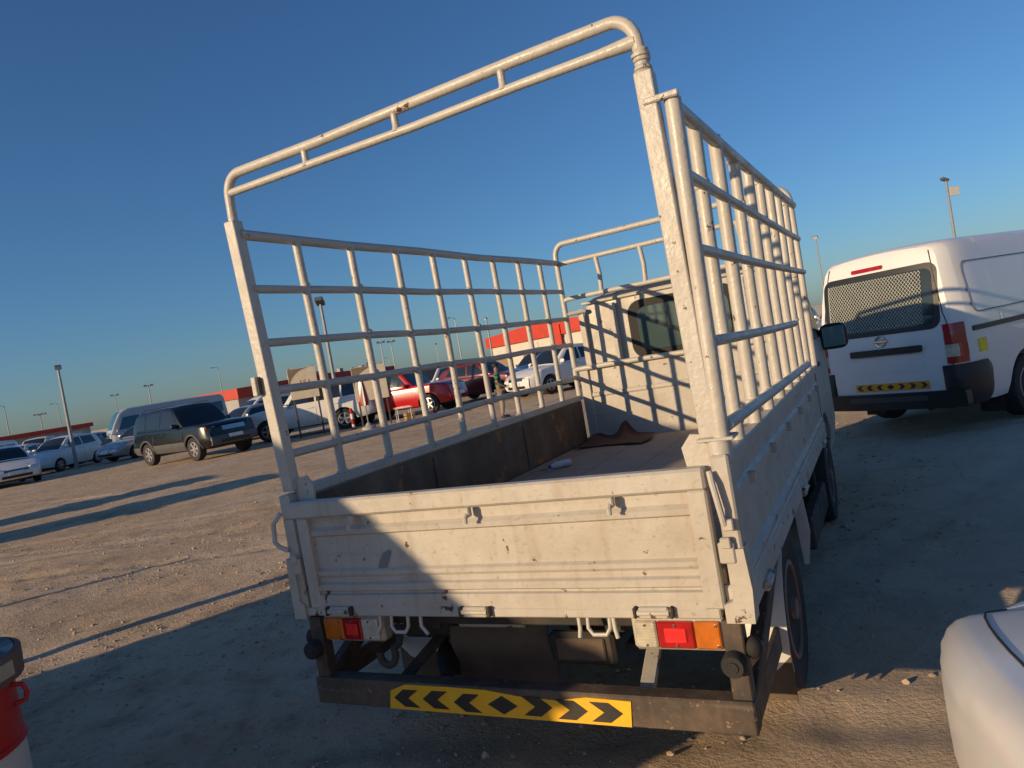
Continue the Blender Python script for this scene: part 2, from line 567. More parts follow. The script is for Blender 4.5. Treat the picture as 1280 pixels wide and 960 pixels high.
# ------------------------------------------------------------------ vehicles
class Shell:
    """lofted vehicle skin: rings at stations along y between a lower and an upper line"""
    def __init__(s, yr, yf, ztop, zlow, W, side, plan_r=(0.5, .16), plan_f=(0.6, .2), er=None, ef=None, crown=.03, shoulder=.07, extra=(), bulge=.06, ends=True):
        s.yr, s.yf, s.zt, s.zl, s.W = yr, yf, ztop, zlow, W
        s.sc = curve(side)
        s.pr, s.pf = plan_r, plan_f
        s.er = curve(er) if er else (lambda z: 0)
        s.ef = curve(ef) if ef else (lambda z: 0)
        s.crown, s.sh, s.bulge, s.ends = crown, shoulder, bulge, ends
        n = 26
        ys = [yr + (yf - yr) * i / n for i in range(n + 1)] + list(extra)
        for k in (.03, .08, .16):
            ys += [yr + k, yf - k]
        ys = sorted(y for y in ys if yr <= y <= yf)
        s.ys = [ys[0]]
        for y in ys[1:]:
            if y - s.ys[-1] > 1e-4:
                s.ys.append(y)

    def plan(s, y):
        lr, ar = s.pr
        lf, af = s.pf
        q = 1.0
        if y < s.yr + lr:
            q -= ar * ((s.yr + lr - y) / lr) ** 2.6
        if y > s.yf - lf:
            q -= af * ((y - s.yf + lf) / lf) ** 2.6
        return q

    def x(s, y, z):
        """half width at (y, z)"""
        return s.W / 2 * s.sc(z) * s.plan(y)

    def xe(s, y):
        return max(.01, s.x(y, s.zt(y)) - s.sh * .8)

    def ysh(s, y, z):
        k = 0
        if y < s.yr + .45:
            w = (s.yr + .45 - y) / .45
            k += w * s.er(z)
        if y > s.yf - .55:
            w = (y - s.yf + .55) / .55
            k -= w * s.ef(z)
        return y + k

    def top(s, x, y):
        xe = s.xe(y)
        return s.zt(y) + s.crown * (1 - min(1, abs(x) / xe) ** 2)

    def rear(s, x, z):
        hw = max(.05, s.x(s.yr, z))
        return s.yr + s.er(z) - s.bulge * (1 - min(1, abs(x) / hw) ** 2.4)

    def front(s, x, z):
        hw = max(.05, s.x(s.yf, z))
        return s.yf - s.ef(z) + s.bulge * (1 - min(1, abs(x) / hw) ** 2.4)

    FR = (0, .06, .16, .3, .45, .6, .74, .86, .94, .98, 1.0)

    def ring(s, y):
        zt, zl = s.zt(y), s.zl(y)
        pts = [(0, zl)]
        side = []
        for k in s.FR:
            z = zl + (zt - zl) * k
            x = s.x(y, z)
            shh = min(s.sh, (zt - zl) * .5)
            if z > zt - shh and shh > 1e-5:
                u = (z - (zt - shh)) / shh
                x -= s.sh * .8 * (1 - math.sqrt(max(0, 1 - u * u)))
            side.append((max(x, .004), z))
        pts += side
        xe = side[-1][0]
        top = [(xe * (1 - j / 5), zt + s.crown * (1 - (1 - j / 5) ** 2)) for j in range(1, 6)]
        half = pts + top
        full = [(x, s.ysh(y, z), z) for x, z in half] + [(-x, s.ysh(y, z), z) for x, z in reversed(half[1:-1])]
        return full

    def mesh_into(s, mb):
        rings = [s.ring(y) for y in s.ys]
        n = len(rings[0])
        o = len(mb.v)
        vs = [p for r_ in rings for p in r_]
        fs = []
        for i in range(len(rings) - 1):
            for k in range(n):
                k2 = (k + 1) % n
                fs.append((i * n + k, i * n + k2, (i + 1) * n + k2, (i + 1) * n + k))
        mb.add(vs, fs)
        if s.ends:
            for y, fn in ((s.yr, s.rear), (s.yf, s.front)):
                zt, zl = s.zt(y), s.zl(y)
                rows = []
                rg = s.ring(y)
                ns = len(s.FR)
                for i in range(ns):
                    xr, _, z = rg[1 + i]
                    rows.append([(xr * t, s.ysh(y, z) + (fn(xr * t, z) - fn(xr * 1.0, z)), z) for t in (-1, -.75, -.5, -.25, 0, .25, .5, .75, 1)])
                xr, yy, z = rows[-1][-1]
                rows.append([(xr * t, rows[-1][j][1] * .5 + s.ysh(y, z) * .5, zt + s.crown * (1 - t * t)) for j, t in enumerate((-1, -.75, -.5, -.25, 0, .25, .5, .75, 1))])
                mb.grid(rows)
        return mb

    def side_patch(s, sg, quad, off=.006, th=.012, n=5, m=4):
        """curved pane following the side; quad = (y,z) corners: rear-low, front-low, front-high, rear-high"""
        a, b, c, d = quad
        A, B = [], []
        for i in range(m + 1):
            v = i / m
            ra, rb = [], []
            for j in range(n + 1):
                u = j / n
                y = (a[0] * (1 - u) + b[0] * u) * (1 - v) + (d[0] * (1 - u) + c[0] * u) * v
                z = (a[1] * (1 - u) + b[1] * u) * (1 - v) + (d[1] * (1 - u) + c[1] * u) * v
                x = s.x(y, z)
                ra.append((sg * (x + off), s.ysh(y, z), z))
                rb.append((sg * (x + off - th), s.ysh(y, z), z))
            A.append(ra)
            B.append(rb)
        return MB().plate(A, B)

    def top_patch(s, y0, y1, f0=.93, f1=.93, off=.006, n=6, m=6):
        A, B = [], []
        for i in range(m + 1):
            y = y0 + (y1 - y0) * i / m
            ff = f0 + (f1 - f0) * i / m
            dz = (s.zt(y + .01) - s.zt(y - .01)) / .02
            nl = math.hypot(1, dz)
            ra, rb = [], []
            for j in range(n + 1):
                x = s.xe(y) * ff * (2 * j / n - 1)
                z = s.top(x, y)
                ra.append((x, y - dz / nl * off, z + off / nl))
                rb.append((x, y + dz / nl * .008, z - .008 / nl))
            A.append(ra)
            B.append(rb)
        return MB().plate(A, B)

WHEELS = {}

def wheel_meshes(r, w, style):
    key = (round(r, 3), round(w, 3), style)
    if key in WHEELS:
        return WHEELS[key]
    t = MB()
    rr = r * (0.60 if style != 'alloy_big' else .64)
    t.lathe([(rr, -w * .42), (r * .80, -w * .5), (r * .95, -w * .47), (r, -w * .33), (r, w * .33), (r * .95, w * .47), (r * .80, w * .5), (rr, w * .42)], 28, 'x')
    rim = MB()
    rim.lathe([(rr * 1.02, -w * .30), (rr * 1.02, w * .46), (rr * .93, w * .47), (rr * .88, w * .30), (rr * .30, w * .22), (0.001, w * .22)], 24, 'x')
    if style.startswith('alloy'):
        ns = 5 if style == 'alloy' else 6
        for k in range(ns):
            a = 2 * math.pi * k / ns
            M = Matrix.Rotation(a, 4, 'X')
            rim.box(w * .24, w * .44, -rr * .15, rr * .15, rr * .16, rr * .95, .008, M)
        rim.lathe([(rr * .30, w * .2), (rr * .27, w * .46), (0.001, w * .47)], 14, 'x')
    else:
        rim.lathe([(rr * .70, w * .22), (rr * .60, w * .40), (rr * .36, w * .38), (rr * .26, w * .20)], 20, 'x')
        rim.lathe([(rr * .26, w * .2), (rr * .22, w * .52), (0.001, w * .54)], 14, 'x')
        for k in range(6):
            a = 2 * math.pi * k / 6
            rim.blob((w * .30, rr * .80 * math.cos(a), rr * .80 * math.sin(a)), (.02, rr * .10, rr * .10), 8, 5)
    WHEELS[key] = (t.mesh('wheel', 40), rim.mesh('rim', 40))
    return WHEELS[key]

def add_wheel(parent, x, y, r, w, style='alloy', rimmat=None, steer=0):
    tm, rm = wheel_meshes(r, w, style)
    o = bpy.data.objects.new('wheel', tm)
    if not tm.materials:
        tm.materials.append(RUBBER)
    COL.objects.link(o)
    o.parent = parent
    o.location = (x, y, r)
    o.rotation_euler = (random.uniform(0, 6), 0, (0 if x > 0 else math.pi) + steer)
    rmat = rimmat or ALLOY
    if not rm.materials:
        rm.materials.append(rmat)
    k = bpy.data.objects.new('rim', rm)
    COL.objects.link(k)
    k.parent = o
    if rm.materials[0] != rmat:
        k.material_slots[0].link = 'OBJECT'
        k.material_slots[0].material = rmat
    return o

def arch_low(axles, ra, r, sill, ends):
    def f(y):
        z = sill
        for yc in axles:
            d = abs(y - yc)
            if d < ra:
                z = max(z, r + math.sqrt(max(0, ra * ra - d * d)) * .98)
        yr, yf = ends
        for e, sg in ((yr, 1), (yf, -1)):
            q = (y - e) * sg
            if q < .5:
                z = max(z, sill + .06 * (1 - q / .5))
        return z
    return f

CAR_SPECS = {
    # profile points are (y, z) with y = 0 midway between the axles, +y = front
    'sedan': dict(W=1.78, wb=2.65, r=.315, fo=.90, ro=.98, sill=.22,
                  top=[(-2.31, .86), (-2.2, .98), (-1.55, 1.02), (-.8, .98), (.6, .94), (.95, .92), (1.7, .80), (2.1, .68), (2.23, .60)],
                  gh=[(-1.75, .98), (-1.15, 1.28), (-.55, 1.44), (.0, 1.46), (.35, 1.41), (1.05, .93)], ghw=(.93, .70),
                  ef=[(.2, .12), (.4, .0), (.6, .05), (.8, .25)], er=[(.2, .12), (.45, .0), (.7, .03), (.95, .10)],
                  ws=(.36, 1.02), rg=(-1.70, -1.02), panes=[((-1.12, 1.03), (-.38, 1.00), (-.38, 1.36), (-.80, 1.32)), ((-.30, 1.00), (.74, .985), (.36, 1.33), (-.30, 1.37))]),
    'hatch': dict(W=1.62, wb=2.38, r=.29, fo=.72, ro=.55, sill=.22,
                  top=[(-1.74, .92), (-1.65, 1.02), (-1.0, 1.02), (.5, .95), (.95, .95), (1.5, .84), (1.8, .70), (1.91, .62)],
                  gh=[(-1.72, .98), (-1.5, 1.36), (-1.1, 1.50), (-.2, 1.53), (.2, 1.48), (1.05, .95)], ghw=(.94, .74),
                  ef=[(.2, .10), (.4, .0), (.6, .04), (.8, .2)], er=[(.2, .10), (.45, .0), (.7, .02), (1.0, .06)],
                  ws=(.24, 1.02), rg=(-1.70, -1.42), panes=[((-1.28, 1.06), (-.42, 1.02), (-.42, 1.42), (-1.15, 1.40)), ((-.34, 1.02), (.74, 1.0), (.26, 1.38), (-.34, 1.42))]),
    'crossover': dict(W=1.82, wb=2.65, r=.35, fo=.90, ro=.85, sill=.27,
                      top=[(-2.17, .95), (-2.1, 1.06), (-1.4, 1.10), (.5, 1.04), (.9, 1.04), (1.6, .98), (2.05, .85), (2.22, .72)],
                      gh=[(-2.12, 1.04), (-1.75, 1.46), (-1.2, 1.62), (-.3, 1.67), (.1, 1.62), (.95, 1.04)], ghw=(.94, .74),
                      ef=[(.25, .10), (.5, .0), (.75, .04), (.95, .2)], er=[(.25, .10), (.5, .0), (.8, .03), (1.05, .10)],
                      ws=(.14, .92), rg=(-2.06, -1.64), panes=[((-1.55, 1.20), (-.42, 1.12), (-.42, 1.54), (-1.25, 1.50)), ((-.34, 1.12), (.62, 1.09), (.16, 1.50), (-.34, 1.55))]),
    'suv': dict(W=1.94, wb=2.85, r=.385, fo=.92, ro=1.12, sill=.36,
                top=[(-2.54, 1.02), (-2.48, 1.14), (-1.4, 1.17), (.6, 1.15), (.85, 1.15), (1.5, 1.14), (2.15, 1.09), (2.34, .99)],
                gh=[(-2.48, 1.10), (-2.22, 1.66), (-1.9, 1.80), (-.4, 1.85), (.12, 1.82), (.86, 1.13)], ghw=(.94, .76),
                ef=[(.35, .06), (.55, .0), (.75, .05), (1.0, .10)], er=[(.35, .06), (.6, .0), (.8, .03), (1.1, .06)],
                ws=(.16, .84), rg=(-2.44, -2.14), panes=[((-2.18, 1.24), (-1.48, 1.22), (-1.48, 1.70), (-2.02, 1.68)), ((-1.40, 1.22), (-.50, 1.21), (-.50, 1.73), (-1.40, 1.72)), ((-.42, 1.21), (.58, 1.20), (.18, 1.70), (-.42, 1.73))]),
    'pickup': dict(W=1.80, wb=3.0, r=.36, fo=.90, ro=1.1, sill=.32,
                   top=[(-2.6, 1.02), (-2.5, 1.06), (-.4, 1.06), (.6, 1.06), (.9, 1.06), (1.6, 1.0), (2.2, .88), (2.4, .76)],
                   gh=[(-.62, 1.04), (-.5, 1.55), (-.3, 1.72), (.2, 1.75), (.5, 1.70), (1.15, 1.04)], ghw=(.93, .76),
                   ef=[(.3, .08), (.5, .0), (.75, .04), (.95, .16)], er=[(.3, .03), (.6, .0), (1.0, .0)],
                   ws=(.54, 1.12), rg=(-.60, -.44), panes=[((-.36, 1.12), (.84, 1.11), (.50, 1.60), (-.36, 1.62))]),
    'bus': dict(W=2.05, wb=3.95, r=.38, fo=1.2, ro=1.75, sill=.36,
                top=[(-3.72, 1.30), (-3.7, 1.32), (0, 1.32), (2.9, 1.30), (3.17, 1.18)],
                gh=[(-3.70, 1.25), (-3.62, 2.35), (-3.4, 2.56), (-1, 2.62), (2.0, 2.60), (2.5, 2.42), (2.95, 1.7), (3.15, 1.22)], ghw=(.985, .84),
                ef=[(.35, .06), (.55, .0), (.9, .0), (1.2, .05)], er=[(.35, .06), (.6, .0), (1.2, .0)],
                ws=(2.42, 3.10), rg=(-3.695, -3.60),
                panes=[((-3.45 + i * .98, 1.45), (-2.55 + i * .98, 1.45), (-2.55 + i * .98, 2.12), (-3.45 + i * .98, 2.12)) for i in range(5)] + [((1.5, 1.40), (2.72, 1.38), (2.40, 2.10), (1.5, 2.12))]),
    'minivan': dict(W=1.70, wb=2.57, r=.325, fo=.95, ro=1.18, sill=.28,
                    top=[(-2.46, 1.0), (-2.4, 1.08), (1.2, 1.08), (1.7, 1.04), (2.1, .9), (2.24, .74)],
                    gh=[(-2.42, 1.02), (-2.32, 1.75), (-2.15, 1.92), (-.5, 1.97), (.75, 1.94), (1.1, 1.80), (1.95, 1.0)], ghw=(.97, .84),
                    ef=[(.3, .08), (.5, .0), (.75, .04), (.95, .15)], er=[(.3, .05), (.6, .0), (1.0, .0)],
                    ws=(1.14, 1.90), rg=(-2.41, -2.31), panes=[((-2.1, 1.2), (-.95, 1.2), (-.95, 1.68), (-2.0, 1.68)), ((-.85, 1.2), (.30, 1.2), (.30, 1.70), (-.85, 1.69)), ((.38, 1.2), (1.52, 1.16), (1.08, 1.66), (.38, 1.70))]),
}

def make_car(kind, name, label, cat, paint, loc, heading, group=None, detail=1, cladding=None, rim=None, plate=True, glass=None, wheel='alloy', mirror_dy=0, plan_f=(.6, .2), **over):
    sp = dict(CAR_SPECS[kind])
    sp.update(over)
    G = glass or GLASS
    wb, r = sp['wb'], sp['r']
    yf, yr = wb / 2 + sp['fo'], -(wb / 2 + sp['ro'])
    axles = (wb / 2, -wb / 2)
    ra = r * 1.17
    ex = []
    for c in axles:
        for k in range(-7, 8):
            ex.append(c + ra * math.sin(k / 7 * math.pi / 2) * .999)
        ex += [c - ra * 1.001, c + ra * 1.001]
    t = thing(name, label, cat, loc, heading, group)
    W_ = sp['W']
    ztop = curve(sp['top'])
    zb = sp['gh'][0][1]
    side = [(sp['sill'], .90), (sp['sill'] + .12, .965), (.55, .995), (.72, 1.0), (zb - .06, .975), (zb + .1, .95)]
    body = Shell(yr, yf, ztop, arch_low(axles, ra, r, sp['sill'], (yr, yf)), W_, side, plan_f=plan_f, er=sp['er'], ef=sp['ef'], extra=ex)
    body.mesh_into(MB()).build('body', paint, t, 32)
    # greenhouse
    g0, g1 = sp['gh'][0], sp['gh'][-1]
    zmax = max(z for _, z in sp['gh'])
    gt = curve(sp['gh'])
    wlo, whi = sp['ghw']
    gside = [(zb - .1, wlo + .01), (zb, wlo), (zb + (zmax - zb) * .5, wlo + (whi - wlo) * .42), (zmax, whi)]
    gh = Shell(g0[0], g1[0], gt, lambda y: min(gt(y) - .004, min(zb, g1[1]) - .06), W_, gside, plan_r=(.7, .10), plan_f=(.9, .08), crown=.035, shoulder=.09, extra=[p[0] for p in sp['gh']], ends=False)
    gh.mesh_into(MB()).build('cabin', paint, t, 32)
    gh.top_patch(sp['ws'][1] - .03, sp['ws'][0] + .03, .97, .95).build('windscreen', G, t, 40)
    gh.top_patch(sp['rg'][0] + .01, sp['rg'][1] - .02, .93, .93).build('rear_window', G, t, 40)
    for sg in (-1, 1):
        for q in sp['panes']:
            gh.side_patch(sg, q).build('side_window', G, t, 40)
    MB().box(-W_ / 2 + .30, W_ / 2 - .30, yr + .3, yf - .3, sp['sill'] - .05, min(.75, zb - .15), .05).build('underbody', BLACKP, t)
    sw = r * .62
    for yc in axles:
        for sg in (-1, 1):
            add_wheel(t, sg * (W_ / 2 - sw * .55), yc, r, sw, wheel, rim)
    # front end: lamps, grille, bumper openings, plate
    zf = ztop(yf - .12)
    hw = body.x(yf - .1, zf * .85)
    zl = zf * .90
    for sg in (-1, 1):
        M = Matrix.Translation((sg * hw * (.86 if kind == 'suv' else .80), yf - (.185 if kind == 'suv' else .17) - body.ef(zl), zl - (.04 if kind == 'suv' else 0))) @ Matrix.Rotation(-sg * (.8 if kind == 'suv' else .55), 4, 'Z')
        MB().blob((0, 0, 0), (W_ * (.13 if kind == 'suv' else .135), .09 if kind == 'suv' else .10, .085 + (.035 if kind in ('suv', 'bus') else 0)), 14, 8, M, p=.7).build('headlight', HEADL, t)
        M = Matrix.Translation((sg * hw * .86, yr + .10 + body.er(zb * .85), zb * .84)) @ Matrix.Rotation(sg * .55, 4, 'Z')
        MB().blob((0, 0, 0), (W_ * .10, .09, .10 if kind not in ('suv', 'minivan', 'bus') else .19), 12, 8, M, p=.6).build('tail_light', REDL, t)
        gy = sp['ws'][1] - .28 + mirror_dy
        gx = gh.x(gy, zb + .1)
        MB().blob((sg * (gx + .12), gy, zb + .10), (.11, .05, .075), 12, 8, p=.7).box(sg * gx - sg * .02, sg * (gx + .06), gy - .02, gy + .02, zb + .03, zb + .07).build('door_mirror', paint if detail < 2 else BLACKP, t)
    gz0, gz1 = (zf * .80, zf * .93)
    gw = hw * .50
    def fpanel(x0, x1, z0, z1, off, th=.03):
        A, B = [], []
        for i in range(4):
            z = z0 + (z1 - z0) * i / 3
            xs = [x0 + (x1 - x0) * j / 8 for j in range(9)]
            A.append([(x, body.front(x, z) + off, z) for x in xs])
            B.append([(x, body.front(x, z) + off - th, z) for x in xs])
        return MB().plate(A, B)
    gr = fpanel(-gw, gw, gz0, gz1, .012).build('grille', BLACKP, t, 40)
    for k in range(3 if detail < 2 else 5):
        nb = 3 if detail < 2 else 5
        z = gz0 + (gz1 - gz0) * (k + .5) / nb
        fpanel(-gw * .97, gw * .97, z - .007, z + .007, .022, .012).build('grille_bar', CHROME, gr, 40)
    fpanel(-hw * .62, hw * .62, sp['sill'] + .10, sp['sill'] + .20, .010).build('bumper_intake', BLACKP, t, 40)
    if plate:
        fpanel(-.25, .25, sp['sill'] + .23, sp['sill'] + .34, .030, .02).build('number_plate', PLATEM, t, 40)
    for sg in (-1, 1):
        for q in sp['panes'][-2:]:
            ym, zm = (q[0][0] + .16, zb - .10)
            x = body.x(ym, zm)
            MB().box(sg * (x - .01), sg * (x + .028), ym - .09, ym + .09, zm - .014, zm + .014, .008).build('door_handle', paint if detail < 2 else BLACKP, t)
            # door shut line
            yl = q[0][0] - .04
            if abs(abs(yl) - wb / 2) > r * 1.2:
                A = [[(sg * (body.x(yl + d, z) + .0025), yl + d, z) for d in (-.005, .005)] for z in [sp['sill'] + .12 + (zb - sp['sill'] - .2) * i / 6 for i in range(7)]]
                B = [[(p[0] - sg * .01, p[1], p[2]) for p in row] for row in A]
                MB().plate(A, B).build('door_seam', BLACKP, t)
    if cladding:
        z0, z1 = sp['sill'] + .01, sp['sill'] + .30
        for sg in (-1, 1):
            body.side_patch(sg, ((-wb / 2 + ra + .02, z0), (wb / 2 - ra - .02, z0), (wb / 2 - ra - .02, z1), (-wb / 2 + ra + .02, z1)), .016, .03, 8, 5).build('side_cladding', cladding, t, 40)
            body.side_patch(sg, ((yr + .20, z0 + .05), (-wb / 2 - ra - .02, z0), (-wb / 2 - ra - .02, z1), (yr + .20, z1)), .016, .03, 6, 5).build('side_cladding', cladding, t, 40)
            for yc in axles:
                P = []
                for k in range(0, 17):
                    a = math.pi * k / 16
                    y, z = yc + math.cos(a) * ra * 1.03, r + math.sin(a) * ra * 1.03
                    P.append((sg * (body.x(y, z) + .006), y, z))
                MB().tube(P, .035, 8).build('arch_moulding', cladding, t)
        fpanel(-hw * .98, hw * .98, sp['sill'] + .05, sp['sill'] + .34, .005, .06).build('front_bumper', cladding, t, 40)
    t['kind_'] = kind
    del t['kind_']
    return t, body, gh
# ------------------------------------------------------------------ the pickup lorry
TR = thing('cargo_truck', 'old white flatbed truck with tall welded pipe cage over its open bed', 'truck')

def bx(name, mat, x0, x1, y0, y1, z0, z1, b=.004, parent=None, M=None, smooth=35):
    return MB().box(x0, x1, y0, y1, z0, z1, b, M).build(name, mat, parent or TR, smooth)

def tb(name, path, r, mat=None, parent=None, n=12, welds=()):
    mb = MB().tube(path, r, n)
    for z in welds:                       # lumpy weld beads where the rails cross
        for a, b in zip(path, path[1:]):
            if a[2] <= z <= b[2]:
                t_ = (z - a[2]) / (b[2] - a[2])
                for k in range(3):
                    mb.blob((a[0] + (b[0] - a[0]) * t_ + random.uniform(-.008, .008), a[1] + (b[1] - a[1]) * t_ + random.uniform(-.014, .014), z + random.uniform(-.018, .018)), (random.uniform(.014, .022), random.uniform(.014, .024), random.uniform(.010, .018)), 8, 6)
                break
    return mb.build(name, mat or CAGE, parent or TR, 50)

def dent(x, y, z, k=.006):
    return noise.noise(Vector((x * 2.3, y * 2.3, z * 4))) * k

BL = 3.05            # bed length
# ---- bed floor and deck frame
fl = bx('bed_floor', FLOORM, -.775, .775, .03, BL - .02, .70, .748, .003)
for i in range(5):
    x = -.62 + i * .31
    bx('floor_seam', BEDIN, x - .002, x + .002, .05, BL - .05, .7470, .7488, .001, fl)
for x in (-.80, .80):
    bx('deck_rail', CREAM, x - .035, x + .035, .02, BL, .60, .70, .006)
for i in range(7):
    y = .25 + i * .44
    bx('cross_member', CHASSIS, -.76, .76, y - .03, y + .03, .60, .70, .004)

# ---- tailgate: pressed panel extruded along x from its section
def section_sheet(name, prof, x0, x1, thick, mat, parent=TR, nx=26, flip=1, dk=.004):
    A, B = [], []
    for (y, z) in prof:
        ra, rb = [], []
        for j in range(nx + 1):
            x = x0 + (x1 - x0) * j / nx
            e = dent(x, z, 0, dk)
            ra.append((x, y + e, z))
            rb.append((x, y + thick + e, z))
        A.append(ra)
        B.append(rb)
    return MB().plate(A, B).build(name, mat, parent, 28)

TG = section_sheet('tailgate', [(.000, .640), (.000, .690), (.012, .694), (.012, .700), (.004, .706), (.004, .728), (.016, .734), (.016, .752), (.010, .762), (.010, .776), (.022, .784), (.022, .905), (.010, .912), (.008, .930), (.022, .942), (.022, .985)], -.725, .715, .012, CREAM)
bx('tailgate_top_rail', CREAM, -.828, .770, -.010, .040, .982, 1.046, .008, TG)
bx('tailgate_end_frame', CREAM, -.770, -.720, -.006, .036, .640, .984, .006, TG)
bx('tailgate_end_frame', CREAM, .712, .768, -.006, .036, .640, .984, .006, TG)
bx('tailgate_sill', CREAM, -.800, .752, -.002, .045, .612, .643, .004, TG)
for x in (-.500, -.012, .484):
    MB().box(x - .012, x + .012, -.022, .0, .952, .984, .004).tube([(x, -.018, .962), (x + .002, -.034, .950), (x + .002, -.036, .936)], .0075, 8).build('lashing_hook', CREAM, TG)
for x in (-.63, -.05, .56):
    h = MB().box(x - .045, x + .045, -.016, .0, .616, .650, .004)
    h.build('hinge_plate', CREAM, TG)
    MB().tube([(x - .048, -.014, .634), (x + .048, -.014, .634)], .009, 10).build('hinge_pin', CREAM, TG)
    for e in (-1, 1):
        MB().box(x + e * .055 - .006, x + e * .055 + .006, -.022, .0, .618, .652, .004).build('hinge_bracket', CHASSIS, TG)
# worn rubbed patch where the paint was scraped to primer
RUB = worn('scraped_primer', (.20, .205, .21), chip_at=.8, grime_amt=.3)
MB().prism([(-.385, .846), (-.372, .842), (-.392, .800), (-.414, .765), (-.432, .757), (-.446, .768), (-.430, .806), (-.408, .836)], 'y', .0180, .0212).build('scraped_patch', RUB, TG)

# ---- rear corner posts, latches, corner covers
for s in (-1, 1):
    cx = s * .816
    bx('corner_post', CREAM, cx - .025, cx + .025, .0, .07, .612, 1.075, .006)
    MB().prism([(s * .768, .604), (s * .846, .604), (s * .852, .70), (s * .845, .815), (s * .795, .812), (s * .795, .668), (s * .768, .655)] if s > 0 else [(-.795, .604), (-.853, .604), (-.852, .72), (-.846, .835), (-.815, .83), (-.812, .668), (-.795, .655)], 'y', -.012, .055).build('corner_cover', CREAM, TR)
    # gusset plate between post and bed
    MB().prism([(s * .79, 1.02), (s * .79, 1.128), (s * .735, 1.135), (s * .705, 1.098), (s * .715, 1.02)], 'y', .050, .062).build('gusset', CAGE, TR)
    if s > 0: bx('post_foot', CAGE, s * .81 - .052, s * .81 + .052, .012, .100, 1.112 if s > 0 else 1.075, 1.122 if s > 0 else 1.085, .003)
    if s > 0:
        tb('post_stub', [(.815, .045, 1.055), (.815, .045, 1.113)], .034)
    # drop-side latch: cranked lever
    x = s * .80
    if s > 0:
        lv = MB().tube([(x - .012, -.014, 1.035), (x - .006, -.028, 1.005), (x + .004, -.030, .93), (x + .006, -.018, .885)], .009, 8)
        lv.box(x + .002, x + .03, -.022, .0, .868, .900, .003)
    else:
        lv = MB().tube([(-.838, -.006, 1.010), (-.868, -.02, .975), (-.872, -.024, .905), (-.855, -.02, .885), (-.825, -.010, .868)], .009, 8)
    lv.build('latch_lever', CAGE, TR)
    MB().box(x - .022, x + .022, -.018, .0, .775, .835, .004).box(x - .012, x + .016, -.026, -.010, .82, .85, .003).build('latch_keeper', CREAM, TR)

# ---- drop sides
def side_panel(s):
    xo = s * .838
    prof = [(0, .612), (0, .672), (-.016, .682), (-.016, .700), (-.004, .712), (-.004, .728), (-.018, .740), (-.018, .920), (-.004, .934), (-.004, .955), (-.016, .966), (-.016, 1.028)]
    A, B = [], []
    ny = 30
    for (d, z) in prof:
        ra, rb = [], []
        for j in range(ny + 1):
            y = .07 + (BL - .10) * j / ny
            e = dent(y, z, s * 3, .006)
            ra.append((xo + s * d + e * .5, y, z))
            rb.append((xo + s * (d - .012) + e * .5, y, z))
        A.append(ra)
        B.append(rb)
    p = MB().plate(A, B).build('side_panel', CREAM, TR, 28)
    bx('top_board', CREAM, xo - s * .040, xo + s * .004, .065, BL, 1.030, 1.072 if s > 0 else 1.050, .005, p)
    lin = MB().box(xo - s * .050, xo - s * .032, .07, BL - .03, .750, 1.028 if s > 0 else 1.046, .002)
    lin.build('inner_lining', BEDIN, p, label='dark rusty inner face of the side')
    for j in range(2):
        y = 1.0 + j * 1.02
        bx('lining_rib', BEDIN, xo - s * .058, xo - s * .049, y - .018, y + .018, .752, 1.026, .002, p)
    for j in range(6):
        y = .32 + j * .5
        MB().box(xo - s * .02, xo + s * .016, y - .010, y + .010, .925, .962, .004).build('lashing_hook', CREAM, p)
    for j in range(3):
        y = .30 + j * 1.2
        MB().box(xo - s * .02, xo + s * .012, y - .05, y + .05, .600, .640, .004).tube([(xo + s * .01, y - .06, .625), (xo + s * .01, y + .06, .625)], .010, 8).build('hinge', CREAM, p)
    return p
for s in (-1, 1):
    side_panel(s)

# ---- headboard at the front of the bed
hb = section_sheet('headboard', [(BL, .70), (BL, 1.06), (BL - .008, 1.07), (BL - .008, 1.09), (BL, 1.10), (BL, 1.275)], -.775, .775, .02, CREAM, dk=.010)
for x in (-.74, .74):
    bx('headboard_stile', CREAM, x - .035, x + .035, BL - .016, BL + .02, .70, 1.28, .005, hb)
tb('headboard_rail', [(-.80, BL - .02, 1.285), (-.3, BL - .022, 1.288), (.3, BL - .02, 1.284), (.80, BL - .02, 1.286)], .019)
for x in (-.70, -.455, .455, .70):
    bx('headboard_upright', CREAM, x - .022, x + .022, BL + .022, BL + .045, 1.27, 1.72, .004, hb)

# ---- cage: rear goal-post hoop
LX, RX = -.826, .786
def sqpost(x0, z0, x1, z1, w, y):
    hw = w / 2
    vs = [(x0 - hw, y - hw, z0), (x0 + hw, y - hw, z0), (x0 + hw, y + hw, z0), (x0 - hw, y + hw, z0), (x1 - hw, y - hw, z1), (x1 + hw, y - hw, z1), (x1 + hw, y + hw, z1), (x1 - hw, y + hw, z1)]
    return MB().add(vs, [(0, 1, 2, 3), (7, 6, 5, 4), (0, 4, 5, 1), (1, 5, 6, 2), (2, 6, 7, 3), (3, 7, 4, 0)])
def bev(o, w=.005):
    m = o.modifiers.new('bevel', 'BEVEL')
    m.width = w
    m.segments = 2
    return o
bev(sqpost(-.806, 1.085, -.858, 2.132, .050, .045).build('cage_post', CAGE, TR))
bev(sqpost(.794, 1.122, .777, 2.158, .052, .045).build('cage_post', CAGE, TR))
hoop = [(-.856, .045, 2.06), (-.853, .045, 2.225)]
for k in range(1, 8):
    a = math.pi / 2 * k / 7
    hoop.append((-.853 + .07 * (1 - math.cos(a)), .045, 2.225 + .078 * math.sin(a)))
hoop += [(-.4, .045, 2.303), (0, .045, 2.312), (.4, .045, 2.320)]
